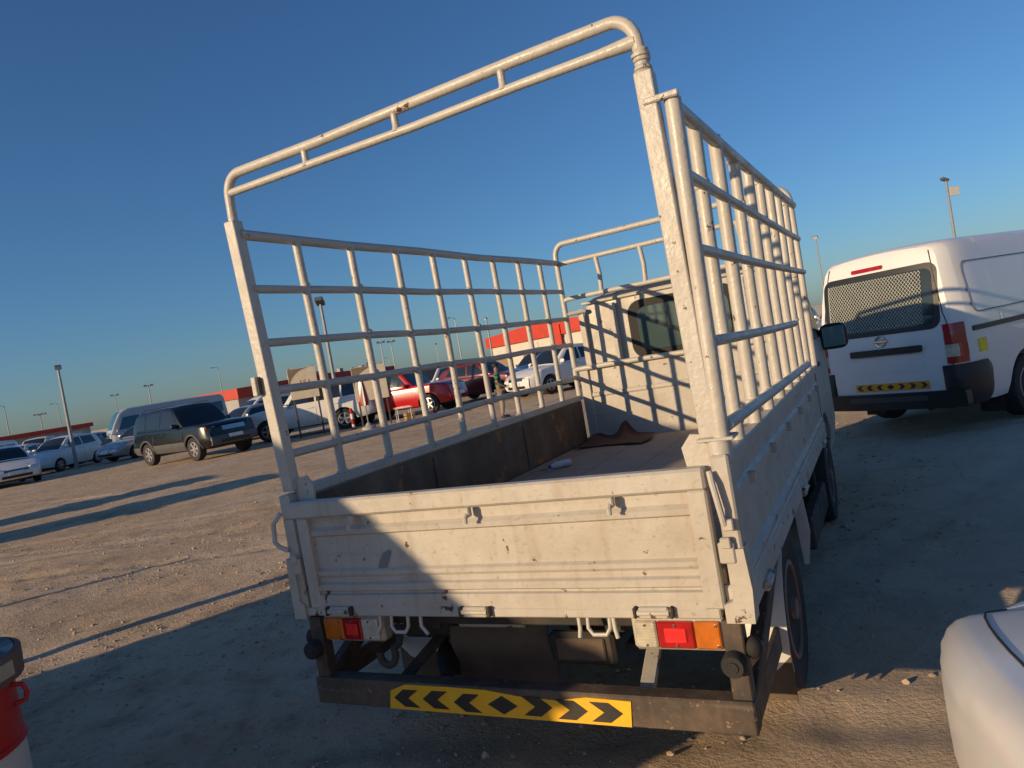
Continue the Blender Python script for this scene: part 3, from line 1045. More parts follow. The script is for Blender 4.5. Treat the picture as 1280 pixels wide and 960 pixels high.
for k in range(0, 8):
    a = math.pi / 2 * k / 7
    hoop.append((.700 + .072 * math.sin(a), .045, 2.322 - .082 * (1 - math.cos(a))))
hoop += [(.775, .045, 2.19), (.777, .045, 2.10)]
tb('rear_hoop', hoop, .0178, n=14)
tb('hoop_rail', [(-.853, .045, 2.238), (-.4, .045, 2.238), (0, .045, 2.237), (.4, .045, 2.246), (.66, .045, 2.247), (.768, .045, 2.249)], [.0145, .0145, .0145, .0148, .016, .021])
for x, z in ((-.458, 2.270), (-.06, 2.276), (.346, 2.284)):
    MB().tube([(x, .045, z - .036), (x, .045, z - .02), (x, .045, z + .02), (x, .045, z + .036)], [.018, .0125, .0125, .018], 10).build('hoop_strut', CAGE, TR)
# rope-bound repair on the right leg of the hoop
mb = MB()
for k in range(6):
    z = 2.158 + k * .012
    mb.lathe([(.017, z - .008), (.0235 + .003 * math.sin(k * 2.1), z - .004), (.0245 + .003 * math.cos(k * 1.7), z + .004), (.017, z + .008)], 14, 'z', c=(.776 + .002 * math.sin(k * 3), .045, 0))
mb.build('hoop_binding', CAGE, TR)
bx('hoop_bracket', CAGE, .765, .866, .012, .030, 2.062, 2.080, .004)
tb('gate_pin_tube', [(.826, .036, 1.122), (.834, .040, 1.6), (.842, .046, 2.066)], .0235)
# small white tab with dark reflector on the left post
bx('post_tab', CAGE, -.866, -.842, -.006, .018, 1.462, 1.535, .003)
bx('tab_reflector', BLACKP, -.843, -.834, .0, .016, 1.466, 1.530, .002)

# ---- cage: left side grid
LZ = [2.080, 1.872, 1.658, 1.472, 1.226]
YS = [.343, .684, 1.02, 1.355, 1.69, 2.031, 2.37, 2.71]
def lean(z):                      # the frame leans out a little to the left at the rear
    return -.806 - .030 * max(0, z - 1.07)
for i, z in enumerate(LZ):
    r = .020 if i == 0 else .0165
    pts = [(lean(z) * (1 - t) + -.80 * t, .05 + 2.99 * t, z + random.uniform(-.006, .006) + (-.006 * math.sin(math.pi * t))) for t in (0, .2, .4, .6, .8, 1)]
    tb('cage_rail', pts, r)
for i, y in enumerate(YS):
    t = (y - .05) / 2.99
    xt = lean(2.08) * (1 - t) - .80 * t
    tb('cage_bar', [(-.806, y + random.uniform(-.008, .008), 1.06), ((-.806 + xt) / 2 + .004 + random.uniform(-.006, .006), y + random.uniform(-.008, .008), 1.57), (xt + .004, y + random.uniform(-.008, .008), 2.075)], .0175, welds=[1.085] + LZ)
bx('cage_sole', CAGE, -.832, -.790, .075, 3.02, 1.052, 1.092, .004)

# ---- cage: right side grid
RZ = [(2.046, 2.095, 3.03, .021), (1.858, 1.880, 3.03, .0165), (1.648, 1.668, 3.03, .0165), (1.388, 1.370, 2.05, .0165), (1.150, 1.128, 2.36, .019)]
for z0, z1, ye, r in RZ:
    tb('cage_rail', [(.842 + .003 * k, .05 + (ye - .05) * k / 4, z0 + (z1 - z0) * k / 4 - .004 * math.sin(math.pi * k / 4)) for k in range(5)], r)
for i, y in enumerate([.30, .64, .98, 1.32, 1.66, 2.0, 2.34, 2.68]):
    tb('cage_bar', [(.822, y + random.uniform(-.014, .014), 1.06), (.826, y, 1.55), (.838, y + random.uniform(-.01, .01), 2.05 + .018 * y)], .0235 if i % 2 else .0215, welds=[1.13, 1.38, 1.655, 1.868, 2.06])

# ---- cage: front hoop before the cab
FY = 3.03
fh = [(-.800, FY, 1.06), (-.800, FY, 1.7), (-.803, FY, 2.12)]
for k in range(1, 8):
    a = math.pi / 2 * k / 7
    fh.append((-.803 + .075 * (1 - math.cos(a)), FY, 2.12 + .092 * math.sin(a)))
fh += [(0, FY, 2.213)]
for k in range(0, 8):
    a = math.pi / 2 * k / 7
    fh.append((.765 + .075 * math.sin(a), FY, 2.215 - .095 * (1 - math.cos(a))))
fh += [(.838, FY, 1.7), (.830, FY, 1.06)]
tb('front_hoop', fh, .020, n=14)
for z in (2.070, 1.805):
    tb('front_rail', [(-.80, FY, z - .008), (-.76, FY, z), (0, FY, z + .004), (.80, FY, z), (.836, FY, z - .006)], .0175)
tb('front_rail', [(-.80, FY, 1.695), (-.66, FY + .05, 1.70)], .016)
for x in (-.50, -.17, .16, .50):
    tb('front_strut', [(x, FY, 2.07), (x + .012, FY, 1.94), (x + .004, FY, 1.805)], .0165)

# ---- cab
def cab():
    yr, yf = 3.12, 4.86
    ztop = curve([(yr, 1.770), (yr + .12, 1.80), (3.9, 1.835), (4.3, 1.80), (4.50, 1.62), (4.74, 1.14), (yf, .92)])
    low = lambda y: .50 if y < 3.32 else (max(.34, .30 + math.sqrt(max(0, .40 ** 2 - (y - 3.50) ** 2))) if abs(y - 3.50) < .40 else .34)
    sh = Shell(yr, yf, ztop, low, 1.60, [(.3, .95), (.55, 1.0), (1.1, 1.0), (1.25, .97), (1.8, .86)], plan_r=(.12, .03), plan_f=(.5, .10), crown=.03, shoulder=.10, bulge=.015, extra=[3.1 + .4 * math.sin(k / 8 * math.pi / 2) for k in range(-8, 9)] + [3.5 + .4 * math.sin(k / 8 * math.pi / 2) for k in range(-8, 9)])
    c = sh.mesh_into(MB()).build('cab', CREAM, TR, 32)
    return sh, c
CABS, CABO = cab()
def rpanel(x0, x1, z0, z1, off, th, rnd=0, name='pane', mat=None, parent=None):
    """plate on the flat back of the cab with rounded corners"""
    y = 3.115 - off
    poly = []
    for cx, cz, a0 in ((x1 - rnd, z1 - rnd, 0), (x0 + rnd, z1 - rnd, 90), (x0 + rnd, z0 + rnd, 180), (x1 - rnd, z0 + rnd, 270)):
        for k in range(6):
            a = R(a0 + 18 * k)
            poly.append((cx + rnd * math.cos(a), cz + rnd * math.sin(a)))
    return MB().prism(poly, 'y', y, y + th).build(name, mat, parent or CABO)
rpanel(-.355, .42, 1.285, 1.705, .022, .06, .10, 'window_seal', simple('window_rubber', (.006, .006, .006), .7))
rpanel(-.290, .355, 1.34, 1.65, .026, .02, .07, 'rear_window', glass_mat('cab_rear_glass', (.05, .08, .08), .04))
bx('drip_rail', CREAM, -.69, .69, 3.085, 3.13, 1.742, 1.764, .006, CABO)
for s in (-1, 1):
    CABS.side_patch(s, ((3.36, 1.20), (4.50, 1.20), (4.30, 1.68), (3.40, 1.68))).build('door_window', GLASS, TR, 40)
    for yl in (3.30, 4.56):
        A = [[(s * (CABS.x(yl + d, z) + .003), yl + d, z) for d in (-.006, .006)] for z in [.62 + 1.05 * i / 8 for i in range(9)]]
        B = [[(p[0] - s * .012, p[1], p[2]) for p in row] for row in A]
        MB().plate(A, B).build('door_seam', BLACKP, TR)
    bx('door_handle', BLACKP, s * (CABS.x(3.45, 1.05) - .01), s * (CABS.x(3.45, 1.05) + .03), 3.40, 3.52, 1.03, 1.06, .008)
    # big door mirror on a tube arm
    mx = s * .885
    mr = MB().blob((mx, 4.42, 1.185), (.105, .055, .105), 16, 10, p=.55).build('door_mirror', BLACKP, TR)
    MB().box(mx - .082, mx + .082, 4.360, 4.372, 1.105, 1.265, .02).build('mirror_glass', glass_mat('mirror_glass', (.10, .22, .24), .05), mr)
    MB().tube([(s * .76, 4.46, 1.08), (s * .82, 4.46, 1.10), (mx, 4.43, 1.15)], .014, 8).build('mirror_arm', BLACKP, mr)
CABS.top_patch(4.72, 4.40, .93, .93).build('windscreen', GLASS, TR, 40)

# ---- chassis, axle, wheels
for s in (-1, 1):
    bx('chassis_rail', CHASSIS, s * .36 - .035, s * .36 + .035, .16, 4.6, .50, .60, .005)
    add_wheel(TR, s * .725, .885, .302, .185, 'steel', STEELRIM)
    add_wheel(TR, s * .715, 3.50 - .22, .302, .185, 'steel', STEELRIM)
    MB().box(s * .33, s * .40, .30, 1.55, .38, .405, .004).box(s * .335, s * .395, .42, 1.40, .355, .38, .004).build('leaf_spring', CHASSIS, TR)
MB().tube([(-.66, .885, .302), (.66, .885, .302)], .05, 14).blob((0, .885, .30), (.15, .16, .15), 16, 10).build('rear_axle', CHASSIS, TR)
bx('fuel_tank', CHASSIS, -.70, -.42, 1.5, 2.2, .30, .56, .03)
# spare wheel carrier plates, hanging flap, plate holder
bx('rear_cross_beam', CHASSIS, -.72, .72, .10, .16, .545, .60, .005)
FLAPM = worn('dusty_rubber_flap', (.10, .072, .052), chip=(.05, .04, .03), grime=(.23, .165, .115), chip_at=.72, grime_amt=.8, rough=.85)
A = [[(x, .27 + .018 * math.sin(z * 26) + .012 * math.cos(x * 9) - .05 * max(0, .33 - z), z) for x in [-.345 + .40 * j / 8 for j in range(9)]] for z in [.255 + .22 * i / 8 for i in range(9)]]
B = [[(p[0], p[1] + .008, p[2]) for p in r_] for r_ in A]
flap = MB().plate(A, B).build('centre_flap', FLAPM, TR)
bx('flap_strip', CREAM, -.30, -.02, .245, .262, .475, .512, .003, flap)
bx('plate_holder', CHASSIS, -.21 + .30, .33, .20, .24, .365, .478, .012)
bx('plate_backing', FLAPM, .12, .30, .190, .202, .385, .462, .006)
bx('spare_carrier', CHASSIS, -.62, -.22, .30, .36, .40, .52, .02)
bx('exhaust_silencer', CHASSIS, .34, .60, .5, 1.0, .32, .46, .05)
MB().tube([(-.5, .45, .34), (-.40, .25, .36), (-.30, .12, .34)], .026, 12).build('exhaust_pipe', CHASSIS, TR)
# lashing loops of bent rod under the bed edge
def loop(x, w, z0, parent=TR):
    return tb('lashing_loop', [(x - w, .02, .612), (x - w, .012, z0 + .02), (x - w * .6, .010, z0), (x + w * .6, .010, z0), (x + w, .012, z0 + .02), (x + w, .02, .612)], .0068, CAGE, parent, 8)
loop(-.385, .036, .552)
loop(.372, .036, .556)
for x, d in ((-.472, .012), (-.295, -.03), (.305, .0), (.42, -.01)):
    tb('rod_hook', [(x, .02, .615), (x + .004, .01, .575), (x - d, .006, .548)], .0072, CAGE, n=8)
tow = [(-.452 + .034 * math.cos(a), .0 + .004 * math.sin(a), .470 + .034 * math.sin(a)) for a in [R(-200 + 20 * k) for k in range(13)]]
tb('tow_hook', tow + [(-.418, .03, .50), (-.42, .06, .56)], .0135, CHASSIS, n=10)

# ---- tail lamps
def tail_lamp(x0, x1, flip):
    z0, z1 = .520, .606
    h = MB().box(x0 - .012, x1 + .012, .018, .075, z0 - .012, z1 + .006, .010).build('tail_light', CREAM, TR)
    xs = [x0, x0 + (x1 - x0) * .27, x0 + (x1 - x0) * .70, x1]
    mats = [CLEARL, REDL, AMBERL]
    if flip:
        xs = [x0, x0 + (x1 - x0) * .36, x0 + (x1 - x0) * .70, x1]
        mats = [AMBERL, REDL, CLEARL]
    for a, b, m in zip(xs, xs[1:], mats):
        ln = MB().box(a + .0015, b - .0015, .004, .022, z0, z1 - .006, .004).build('lens', m, h)
        if m == REDL:
            w = (b - a) * .30
            MB().box((a + b) / 2 - w, (a + b) / 2 + w, -.001, .006, z0 + .018, z1 - .024, .003).build('reflector', simple('bright_red_reflector', (.75, .03, .03), .2, coat=.6, scale=40), ln)
        if m == CLEARL:
            for k in range(9):
                z = z0 + .006 + k * .0085
                MB().box(a + .006, b - .006, .0015, .006, z, z + .0045, .001).build('lens_rib', CLEARL, ln)
        for zz in (z0 + .010, z1 - .016):
            MB().lathe([(.004, .0), (.004, .006), (0.0005, .0)], 8, 'y', c=((a + b) / 2 if m != AMBERL else b - .012, .0, zz)).build('screw', CHROME, ln)
    return h
tail_lamp(.486, .742, False)
tail_lamp(-.735, -.480, True)

# ---- underrun bumper
BP = MB().box(-.806, .806, -.016, .052, .281, .379, .005).build('bumper', BUMPM, TR)
st = MB()
poly = [(-.468, .272 + .012), (.436, .284), (.446, .3635), (.30, .368), (.20, .352), (.06, .358), (-.06, .372), (-.20, .3745), (-.385, .3745), (-.452, .350)]
film = MB().prism(poly, 'y', -.0200, -.0162).build('warning_film', YELLOW, BP)
for i, cx in enumerate((-.385, -.262, -.135, 0, .125, .245, .360)):
    zc, hh = .326 + .002 * math.sin(i * 2), .031
    if i == 3:
        pl = [(cx - .055, zc), (cx, zc - hh), (cx + .055, zc), (cx, zc + hh)]
    else:
        d = 1 if i > 3 else -1
        pl = [(cx + d * .055, zc), (cx + d * .012, zc + hh), (cx - d * .050, zc + hh), (cx - d * .005, zc), (cx - d * .050, zc - hh), (cx + d * .012, zc - hh)]
    MB().prism(pl, 'y', -.0222, -.0198).build('chevron', BLACKF, film)
for s in (-1, 1):
    x = s * .775
    strut = bx('bumper_strut', BUMPM, x - .028, x + .028, .0, .052, .372, .606, .004, BP)
    MB().lathe([(.030, -.040), (.034, -.030), (.034, .0), (.026, .010)], 16, 'y', c=(x - .005, -.002, .490)).lathe([(.016, -.046), (.016, -.030)], 12, 'y', c=(x - .005, 0, .490)).build('rubber_buffer', RUBBER, BP)
    MB().blob((x + s * .045, .03, .520), (.026, .03, .032), 12, 8).build('rubber_knob', RUBBER, BP)
    # diagonal brace running forward to the chassis
    a, b = Vector((s * .785, .03, .345)), Vector((s * .80, .62, .60))
    q = (b - a).to_track_quat('Y', 'Z').to_matrix().to_4x4()
    MB().box(-.022, .022, 0, (b - a).length, -.030, .030, .004, Matrix.Translation(a) @ q).build('bumper_brace', BUMPM, BP)
    a, b = Vector((s * .47, .03, .330)), Vector((s * .40, .62, .50))
    q = (b - a).to_track_quat('Y', 'Z').to_matrix().to_4x4()
    MB().box(-.024, .024, 0, (b - a).length, -.010, .010, .003, Matrix.Translation(a) @ q).build('bumper_stay', CREAM if s > 0 else BUMPM, BP)
    # side arm of the bumper frame
    bx('bumper_side_arm', BUMPM, s * .806 - .02, s * .806 + .0, .05, .62, .290, .372, .004, BP)

# ---- mudguards behind the rear wheels and under-side guards
GUARD = simple('white_plastic_guard', (.62, .62, .60), .5, vary=.12)
for s in (-1, 1):
    A, B = [], []
    for k in range(0, 9):
        a = R(100 + 12 * k)
        y, z = .885 - .352 * math.sin(a - R(90)) * 1.0, .302 + .352 * math.cos(a - R(90))
        ra = [(s * .63 + s * .20 * j / 4, y - .012 * (1 - ((j - 2) / 2) ** 2), z) for j in range(5)]
        A.append(ra)
        B.append([(p[0], p[1] + .008, p[2] + .004) for p in ra])
    MB().plate(A, B).build('mudguard', GUARD, TR)
    zz = [(s * .64, .30), (s * .83, .30)]
    tooth = [(s * (.83 - .19 * k / 8), .105 + (.018 if k % 2 else 0)) for k in range(9)]
    MB().prism(zz + tooth, 'y', .535, .543).build('mud_flap', FLAPM, TR)
    MB().prism([(s * .70, .60), (s * .835, .60), (s * .845, .45), (s * .82, .30), (s * .80, .30), (s * .79, .56)], 'y', 1.42, 1.43).build('front_guard', GUARD, TR)
    bx('side_guard', CHASSIS, s * .74, s * .80, 1.95, 2.85, .20, .36, .01)
    bx('guard_bracket', CHASSIS, s * .70, s * .76, 2.0, 2.05, .34, .62, .004)
    bx('guard_bracket', CHASSIS, s * .70, s * .76, 2.7, 2.75, .34, .62, .004)
bx('battery_box', CHASSIS, .46, .72, 2.05, 2.6, .36, .60, .02)
tb('cable', [(.72, 1.75, .60), (.75, 1.78, .50), (.74, 1.86, .46), (.72, 1.9, .58)], .008, BLACKP, n=6)

# ---- things lying in the bed
MATM = simple('brown_rubber_mat', (.10, .045, .03), .8, vary=.3, bump=.3)
A, B = [], []
for i in range(13):
    ra = []
    for j in range(15):
        u, v = j / 14, i / 12
        x = -.74 + .50 * u + .03 * math.sin(v * 5)
        y = 2.60 + .42 * v + .05 * math.sin(u * 4)
        fold = .11 * math.exp(-((u - .55) / .10) ** 2) * v ** 2 + .035 * math.exp(-((u - .12) / .12) ** 2) * v
        z = .757 + fold + .012 * (noise.noise(Vector((x * 7, y * 7, 2))) + .6)
        ra.append((x, y, z))
    A.append(ra)
    B.append([(p[0], p[1], p[2] - .006) for p in ra])
tag(MB().plate(A, B).build('floor_mat', MATM, None, 60), 'crumpled brown rubber mat lying at the front of the truck bed', 'mat')
bt = thing('plastic_bottle', 'crushed clear plastic bottle with blue cap on the bed floor', 'bottle', (-.55, 1.95, .772), 40)
bt.scale = (.62, .55, .62)
BOT = simple('milky_plastic', (.58, .60, .62), .35, vary=.15, scale=25)
MB().lathe([(.004, .125), (.030, .12), (.034, .10), (.031, .06), (.035, .03), (.030, -.01), (.034, -.05), (.028, -.085), (.013, -.115), (.013, -.128)], 16, 'y').build('bottle_body', BOT, bt)
MB().lathe([(.016, -.122), (.017, -.125), (.017, -.145), (.003, -.147)], 14, 'y').build('cap', simple('blue_cap', (.02, .09, .36), .4), bt)
# ------------------------------------------------------------------ white panel van
VW = car_paint('van_white', (.72, .72, .71), rough=.30, dust=.10)
def panel_van(loc, heading):
    t = thing('panel_van', 'white panel van with mesh behind its rear window and black bumper', 'van', loc, heading)
    W_, r = 1.695, .33
    yr, yf = -1.19, 3.50                     # y = 0 at the rear axle
    axles = (0.0, 2.555)
    ra = .40
    ex = []
    for c in axles:
        ex += [c + ra * math.sin(k / 8 * math.pi / 2) * .999 for k in range(-8, 9)] + [c - ra * 1.001, c + ra * 1.001]
    ztop = curve([(yr, 1.93), (yr + .10, 1.955), (yr + .6, 1.98), (2.0, 1.985), (2.45, 1.92), (2.75, 1.70), (3.15, 1.15), (3.38, .98), (yf, .80)])
    side = [(.30, .93), (.45, .985), (.75, 1.0), (1.05, .995), (1.2, .975), (1.6, .90), (1.9, .83), (2.0, .80)]
    sh = Shell(yr, yf, ztop, arch_low(axles, ra, r, .30, (yr, yf)), W_, side, plan_r=(.42, .13), plan_f=(.7, .2),
               er=[(.3, .02), (.6, .0), (1.0, .005), (1.3, .04), (1.6, .075), (1.95, .15)], ef=[(.3, .05), (.5, 0), (.8, .02), (1.0, .1)], crown=.028, shoulder=.11, extra=ex, bulge=.055)
    b = sh.mesh_into(MB()).build('body', VW, t, 32)
    def rp(x0, x1, z0, z1, off, th, rnd, name, mat, parent=t, n=10):
        """rounded panel following the curved tail"""
        poly = []
        for cx, cz, a0 in ((x1 - rnd, z1 - rnd, 0), (x0 + rnd, z1 - rnd, 90), (x0 + rnd, z0 + rnd, 180), (x1 - rnd, z0 + rnd, 270)):
            for k in range(6):
                a = R(a0 + 18 * k)
                poly.append((cx + rnd * math.cos(a), cz + rnd * math.sin(a)))
        # rows by z so that it can bend with the tail
        zs = sorted({round(z, 4) for _, z in poly} | {z0 + (z1 - z0) * i / 6 for i in range(7)})
        A, B = [], []
        for z in zs:
            hits = []
            for (ax, az), (bx_, bz) in zip(poly, poly[1:] + poly[:1]):
                if (az - z) * (bz - z) <= 0 and abs(az - bz) > 1e-9:
                    hits.append(ax + (bx_ - ax) * (z - az) / (bz - az))
            if not hits:
                hits = [x0 + rnd, x1 - rnd]
            a, c = min(hits), max(hits)
            xs = [a + (c - a) * j / n for j in range(n + 1)]
            A.append([(x, sh.rear(x, z) - off, z) for x in xs])
            B.append([(x, sh.rear(x, z) - off + th, z) for x in xs])
        return MB().plate(A, B).build(name, mat, parent, 40)
    # tailgate shut lines
    for s in (-1, 1):
        pts = []
        for i in range(13):
            z = .62 + 1.27 * i / 12
            x = s * (sh.x(yr, z) - .035 - .02 * (z > 1.2))
            pts.append((x, sh.rear(x, z) - .002, z))
        MB().tube(pts, .005, 6).build('tailgate_seam', BLACKP, t)
    win = rp(-.635, .635, 1.10, 1.77, .006, .02, .10, 'rear_window_surround', BLACKP)
    gl = rp(-.585, .585, 1.15, 1.715, .012, .01, .08, 'rear_window', glass_mat('van_rear_glass', (.035, .05, .045), .05, see=.15), win)
    # expanded-metal mesh against the glass
    mesh = MB()
    nxm, nzm = 30, 12
    for i in range(nxm + 1):
        for sgn in (-1, 1):
            pts = []
            for k in range(nzm * 2 + 1):
                z = 1.165 + .535 * k / (nzm * 2)
                x = -.555 + 1.03 * i / nxm + sgn * (.0172 if k % 2 else 0.0)
                if abs(x) < .56:
                    pts.append((x, sh.rear(x, z) - .0225, z))
            if len(pts) > 2:
                mesh.tube(pts, .0032, 4)
    mo = mesh.build('window_mesh', simple('galvanised_mesh', (.50, .50, .44), .5, metal=.2), win)
    mo['kind'] = 'stuff'
    mo['label'] = 'pale diamond mesh guard over the rear window'
    rp(-.26, .10, 1.795, 1.835, .014, .03, .014, 'high_brake_light', REDL)
    # emblem: ring with a bar across
    zc, xc = 1.035, .02
    yc = sh.rear(xc, zc)
    em = MB().tube([(xc + .052 * math.cos(R(a)), yc - .012, zc + .050 * math.sin(R(a))) for a in range(0, 361, 20)], .0085, 8)
    em.box(xc - .072, xc + .072, yc - .024, yc - .008, zc - .013, zc + .013, .004)
    em.build('emblem', CHROME, t)
    rp(-.34, .44, .885, .955, .030, .05, .018, 'handle_garnish', BLACKP)
    rp(-.31, .42, .70, .875, -.012 + .016, .012, .03, 'plate_recess', VW)
    film = rp(-.34, .46, .505, .585, .006, .008, .006, 'warning_film', simple('orange_film', (.80, .36, .02), .4))
    for i in range(7):
        cx = -.34 + .80 * (i + .5) / 7
        zc2, hh = .545, .028
        if i == 3:
            pl = [(cx - .04, zc2), (cx, zc2 - hh), (cx + .04, zc2), (cx, zc2 + hh)]
        else:
            d = 1 if i > 3 else -1
            pl = [(cx + d * .042, zc2), (cx + d * .010, zc2 + hh), (cx - d * .030, zc2 + hh), (cx + d * .002, zc2), (cx - d * .030, zc2 - hh), (cx + d * .010, zc2 - hh)]
        yy = sh.rear(cx, zc2)
        MB().prism(pl, 'y', yy - .0095, yy - .0055).build('chevron', BLACKF, film)
    # bumper: centre step and big corner pieces
    bm_ = rp(-.80, .80, .30, .475, .045, .10, .03, 'rear_bumper', BLACKP, n=16)
    rp(-.42, .44, .385, .44, .050, .02, .01, 'bumper_step', simple('grey_plastic', (.06, .065, .07), .5), bm_)
    for s in (-1, 1):
        A, B = [], []
        for i in range(9):
            z = .300 + .42 * i / 8
            row, rowb = [], []
            ye = yr + .42 - (.06 if i in (0, 8) else 0)
            xin = .60
            # wrap: from the tail face round the corner to the flank
            path = []
            hw = sh.x(yr, z)
            for k in range(4):
                x = xin + (hw - xin) * k / 3
                path.append((x, sh.rear(x, z)))
            for k in range(1, 8):
                y = yr + (ye - yr) * k / 7
                path.append((sh.x(y, z), sh.ysh(y, z)))
            o = .022 if z < .66 else .010
            for (x, y) in path:
                row.append((s * (x + o), y - o * .8, z))
                rowb.append((s * (x - .02), y + .02, z))
            A.append(row)
            B.append(rowb)
        MB().plate(A, B).build('bumper_corner', BLACKP, t, 50)
        # wrap-round tail lamp in three fields
        lamp = None
        for nm, mat, za, zb_ in (('tail_light', REDL, .735, .80), ('lamp_lens', CLEARL, .802, .925), ('lamp_lens', REDL, .927, 1.13)):
            A, B = [], []
            for i in range(5):
                z = za + (zb_ - za) * i / 4
                hw = sh.x(yr, z)
                path = [(hw - .085 + .085 * k / 2, sh.rear(hw - .085 + .085 * k / 2, z)) for k in range(3)]
                if mat != CLEARL or True:
                    path += [(sh.x(yr + d, z), sh.ysh(yr + d, z)) for d in (.02, .05, .08, .115)]
                A.append([(s * (x + .012), y - .012, z) for x, y in path])
                B.append([(s * (x - .015), y + .015, z) for x, y in path])
            o = MB().plate(A, B).build(nm, mat if mat != CLEARL else CLEARL, lamp or t, 50)
            lamp = lamp or o
        # red outer strip of the lamp's middle field
        A = [[(s * (sh.x(yr + d, z) + .0145), sh.ysh(yr + d, z) - .008, z) for d in (.03, .06, .09, .115)] for z in (.80, .84, .88, .927)]
        B = [[(p[0] - s * .02, p[1], p[2]) for p in row] for row in A]
        MB().plate(A, B).build('lamp_lens', REDL, lamp, 50)
        # side: pressed window panel outline, door rail, shut lines
        o = .0015
        for y0, y1 in ((-.92, .70), (.90, 2.05)):
            q = []
            rr = .10
            for cx, cz, a0 in ((y1 - rr, 1.72 - rr, 0), (y0 + rr, 1.72 - rr, 90), (y0 + rr, 1.20 + rr, 180), (y1 - rr, 1.20 + rr, 270)):
                for k in range(6):
                    a = R(a0 + 18 * k)
                    q.append((cx + rr * math.cos(a), cz + rr * math.sin(a)))
            q.append(q[0])
            MB().tube([(s * (sh.x(y, z) + o), sh.ysh(y, z), z) for y, z in q], .006, 6).build('panel_groove', simple('seam_grey', (.16, .16, .165), .6), t)
        sh.side_patch(s, ((-.98, 1.02), (.55, 1.02), (.55, 1.07), (-.98, 1.07)), .010, .03, 10, 3).build('sliding_door_rail', BLACKP, t, 40)
        for yl in (.72, 1.98):
            MB().tube([(s * (sh.x(yl, z) + .001), yl, z) for z in [.40 + 1.4 * i / 10 for i in range(11)]], .005, 6).build('door_seam', BLACKP, t)
        if s > 0:
            sh.side_patch(s, ((-.93, .80), (-.79, .80), (-.79, .935), (-.93, .935)), .004, .01, 4, 4).build('yellow_sticker', simple('yellow_sticker', (.85, .62, .02), .4), t, 40)
        for yc_ in axles:
            add_wheel(t, s * (W_ / 2 - .115), yc_, r, .20, 'steel', simple('grey_wheel_cover', (.25, .25, .26), .45, metal=.5))
        P = (2.20, 1.12), (2.95, 1.10), (2.55, 1.66), (2.20, 1.68)
        sh.side_patch(s, P).build('door_window', GLASS, t, 40)
        MB().blob((s * .98, 2.75, 1.10), (.10, .06, .13), 12, 8, p=.7).build('door_mirror', BLACKP, t)
        MB().box(s * (sh.x(0, .30) - .26), s * (sh.x(0, .30) - .02), -.46, -.45, .12, .34, .004).build('mud_flap', RUBBER, t)
    sh.top_patch(3.18, 2.62, .92, .92).build('windscreen', GLASS, t, 40)
    MB().box(-.55, .55, yr + .25, yf - .3, .24, .75, .05).build('underbody', BLACKP, t)
    MB().tube([(-.6, 0, .33), (.6, 0, .33)], .05, 10).build('rear_axle', BLACKP, t)
    MB().tube([(.30, -1.0, .27), (.30, -.3, .28)], .03, 10).build('exhaust_pipe', CHASSIS, t)
    return t
VH = 31.0
vt = panel_van((1.20 + 1.13 * math.sin(R(VH)), 6.33 + 1.13 * math.cos(R(VH)), 0), VH)
vt.scale = (.95, .95, .95)
# ------------------------------------------------------------------ parked cars
P_WHITE = car_paint('white_paint', (.70, .70, .69), dust=.22)
P_WHITE2 = car_paint('off_white_paint', (.62, .62, .60), dust=.35)
P_SILVER = car_paint('silver_paint', (.42, .43, .44), metal=.4, rough=.34)
P_GREY = car_paint('grey_paint', (.12, .125, .13), metal=.4, rough=.34)
P_DARK = car_paint('dark_green_paint', (.006, .009, .009), rough=.22, dust=.02)
P_RED = car_paint('red_paint', (.46, .012, .016), rough=.22, dust=.06)
P_MAROON = car_paint('maroon_paint', (.13, .010, .014), rough=.24, dust=.10)
P_BLUE = car_paint('blue_paint', (.04, .10, .26), rough=.25, dust=.12)
CLAD = simple('silver_grey_cladding', (.085, .088, .090), .42, vary=.12)

def gz(x, y):
    return ground_h(x, y) - .01 if (-60 < x < 40 and -30 < y < 70) else 0
def put(kind, name, label, cat, paint, x, y, h, **k):
    return make_car(kind, name, label, cat, paint, (x, y, gz(x, y) + .012), h, **k)

t, sb, sg_ = put('suv', 'parked_suv', 'dark green SUV with silver lower cladding and alloy wheels on open dirt', 'SUV', P_DARK, -19.97, 15.27, 99, detail=2, cladding=CLAD, wheel='alloy6', rim=ALLOY)
for s in (-1, 1):
    MB().tube([(s * .62, -1.9, 1.86), (s * .63, -1.7, 1.895), (s * .63, .0, 1.905), (s * .61, .15, 1.87)], .018, 8).build('roof_rail', BLACKP, t)
    M = Matrix.Translation((s * .72, 2.28, .60))
    MB().blob((0, 0, 0), (.11, .06, .05), 12, 8, M, p=.7).build('fog_light', HEADL, t)
    M = Matrix.Translation((s * .80, 2.16, .98)) @ Matrix.Rotation(-s * .7, 4, 'Z')
    MB().blob((s * .07, 0, 0), (.05, .05, .07), 12, 8, M, p=.7).build('indicator', AMBERL, t)

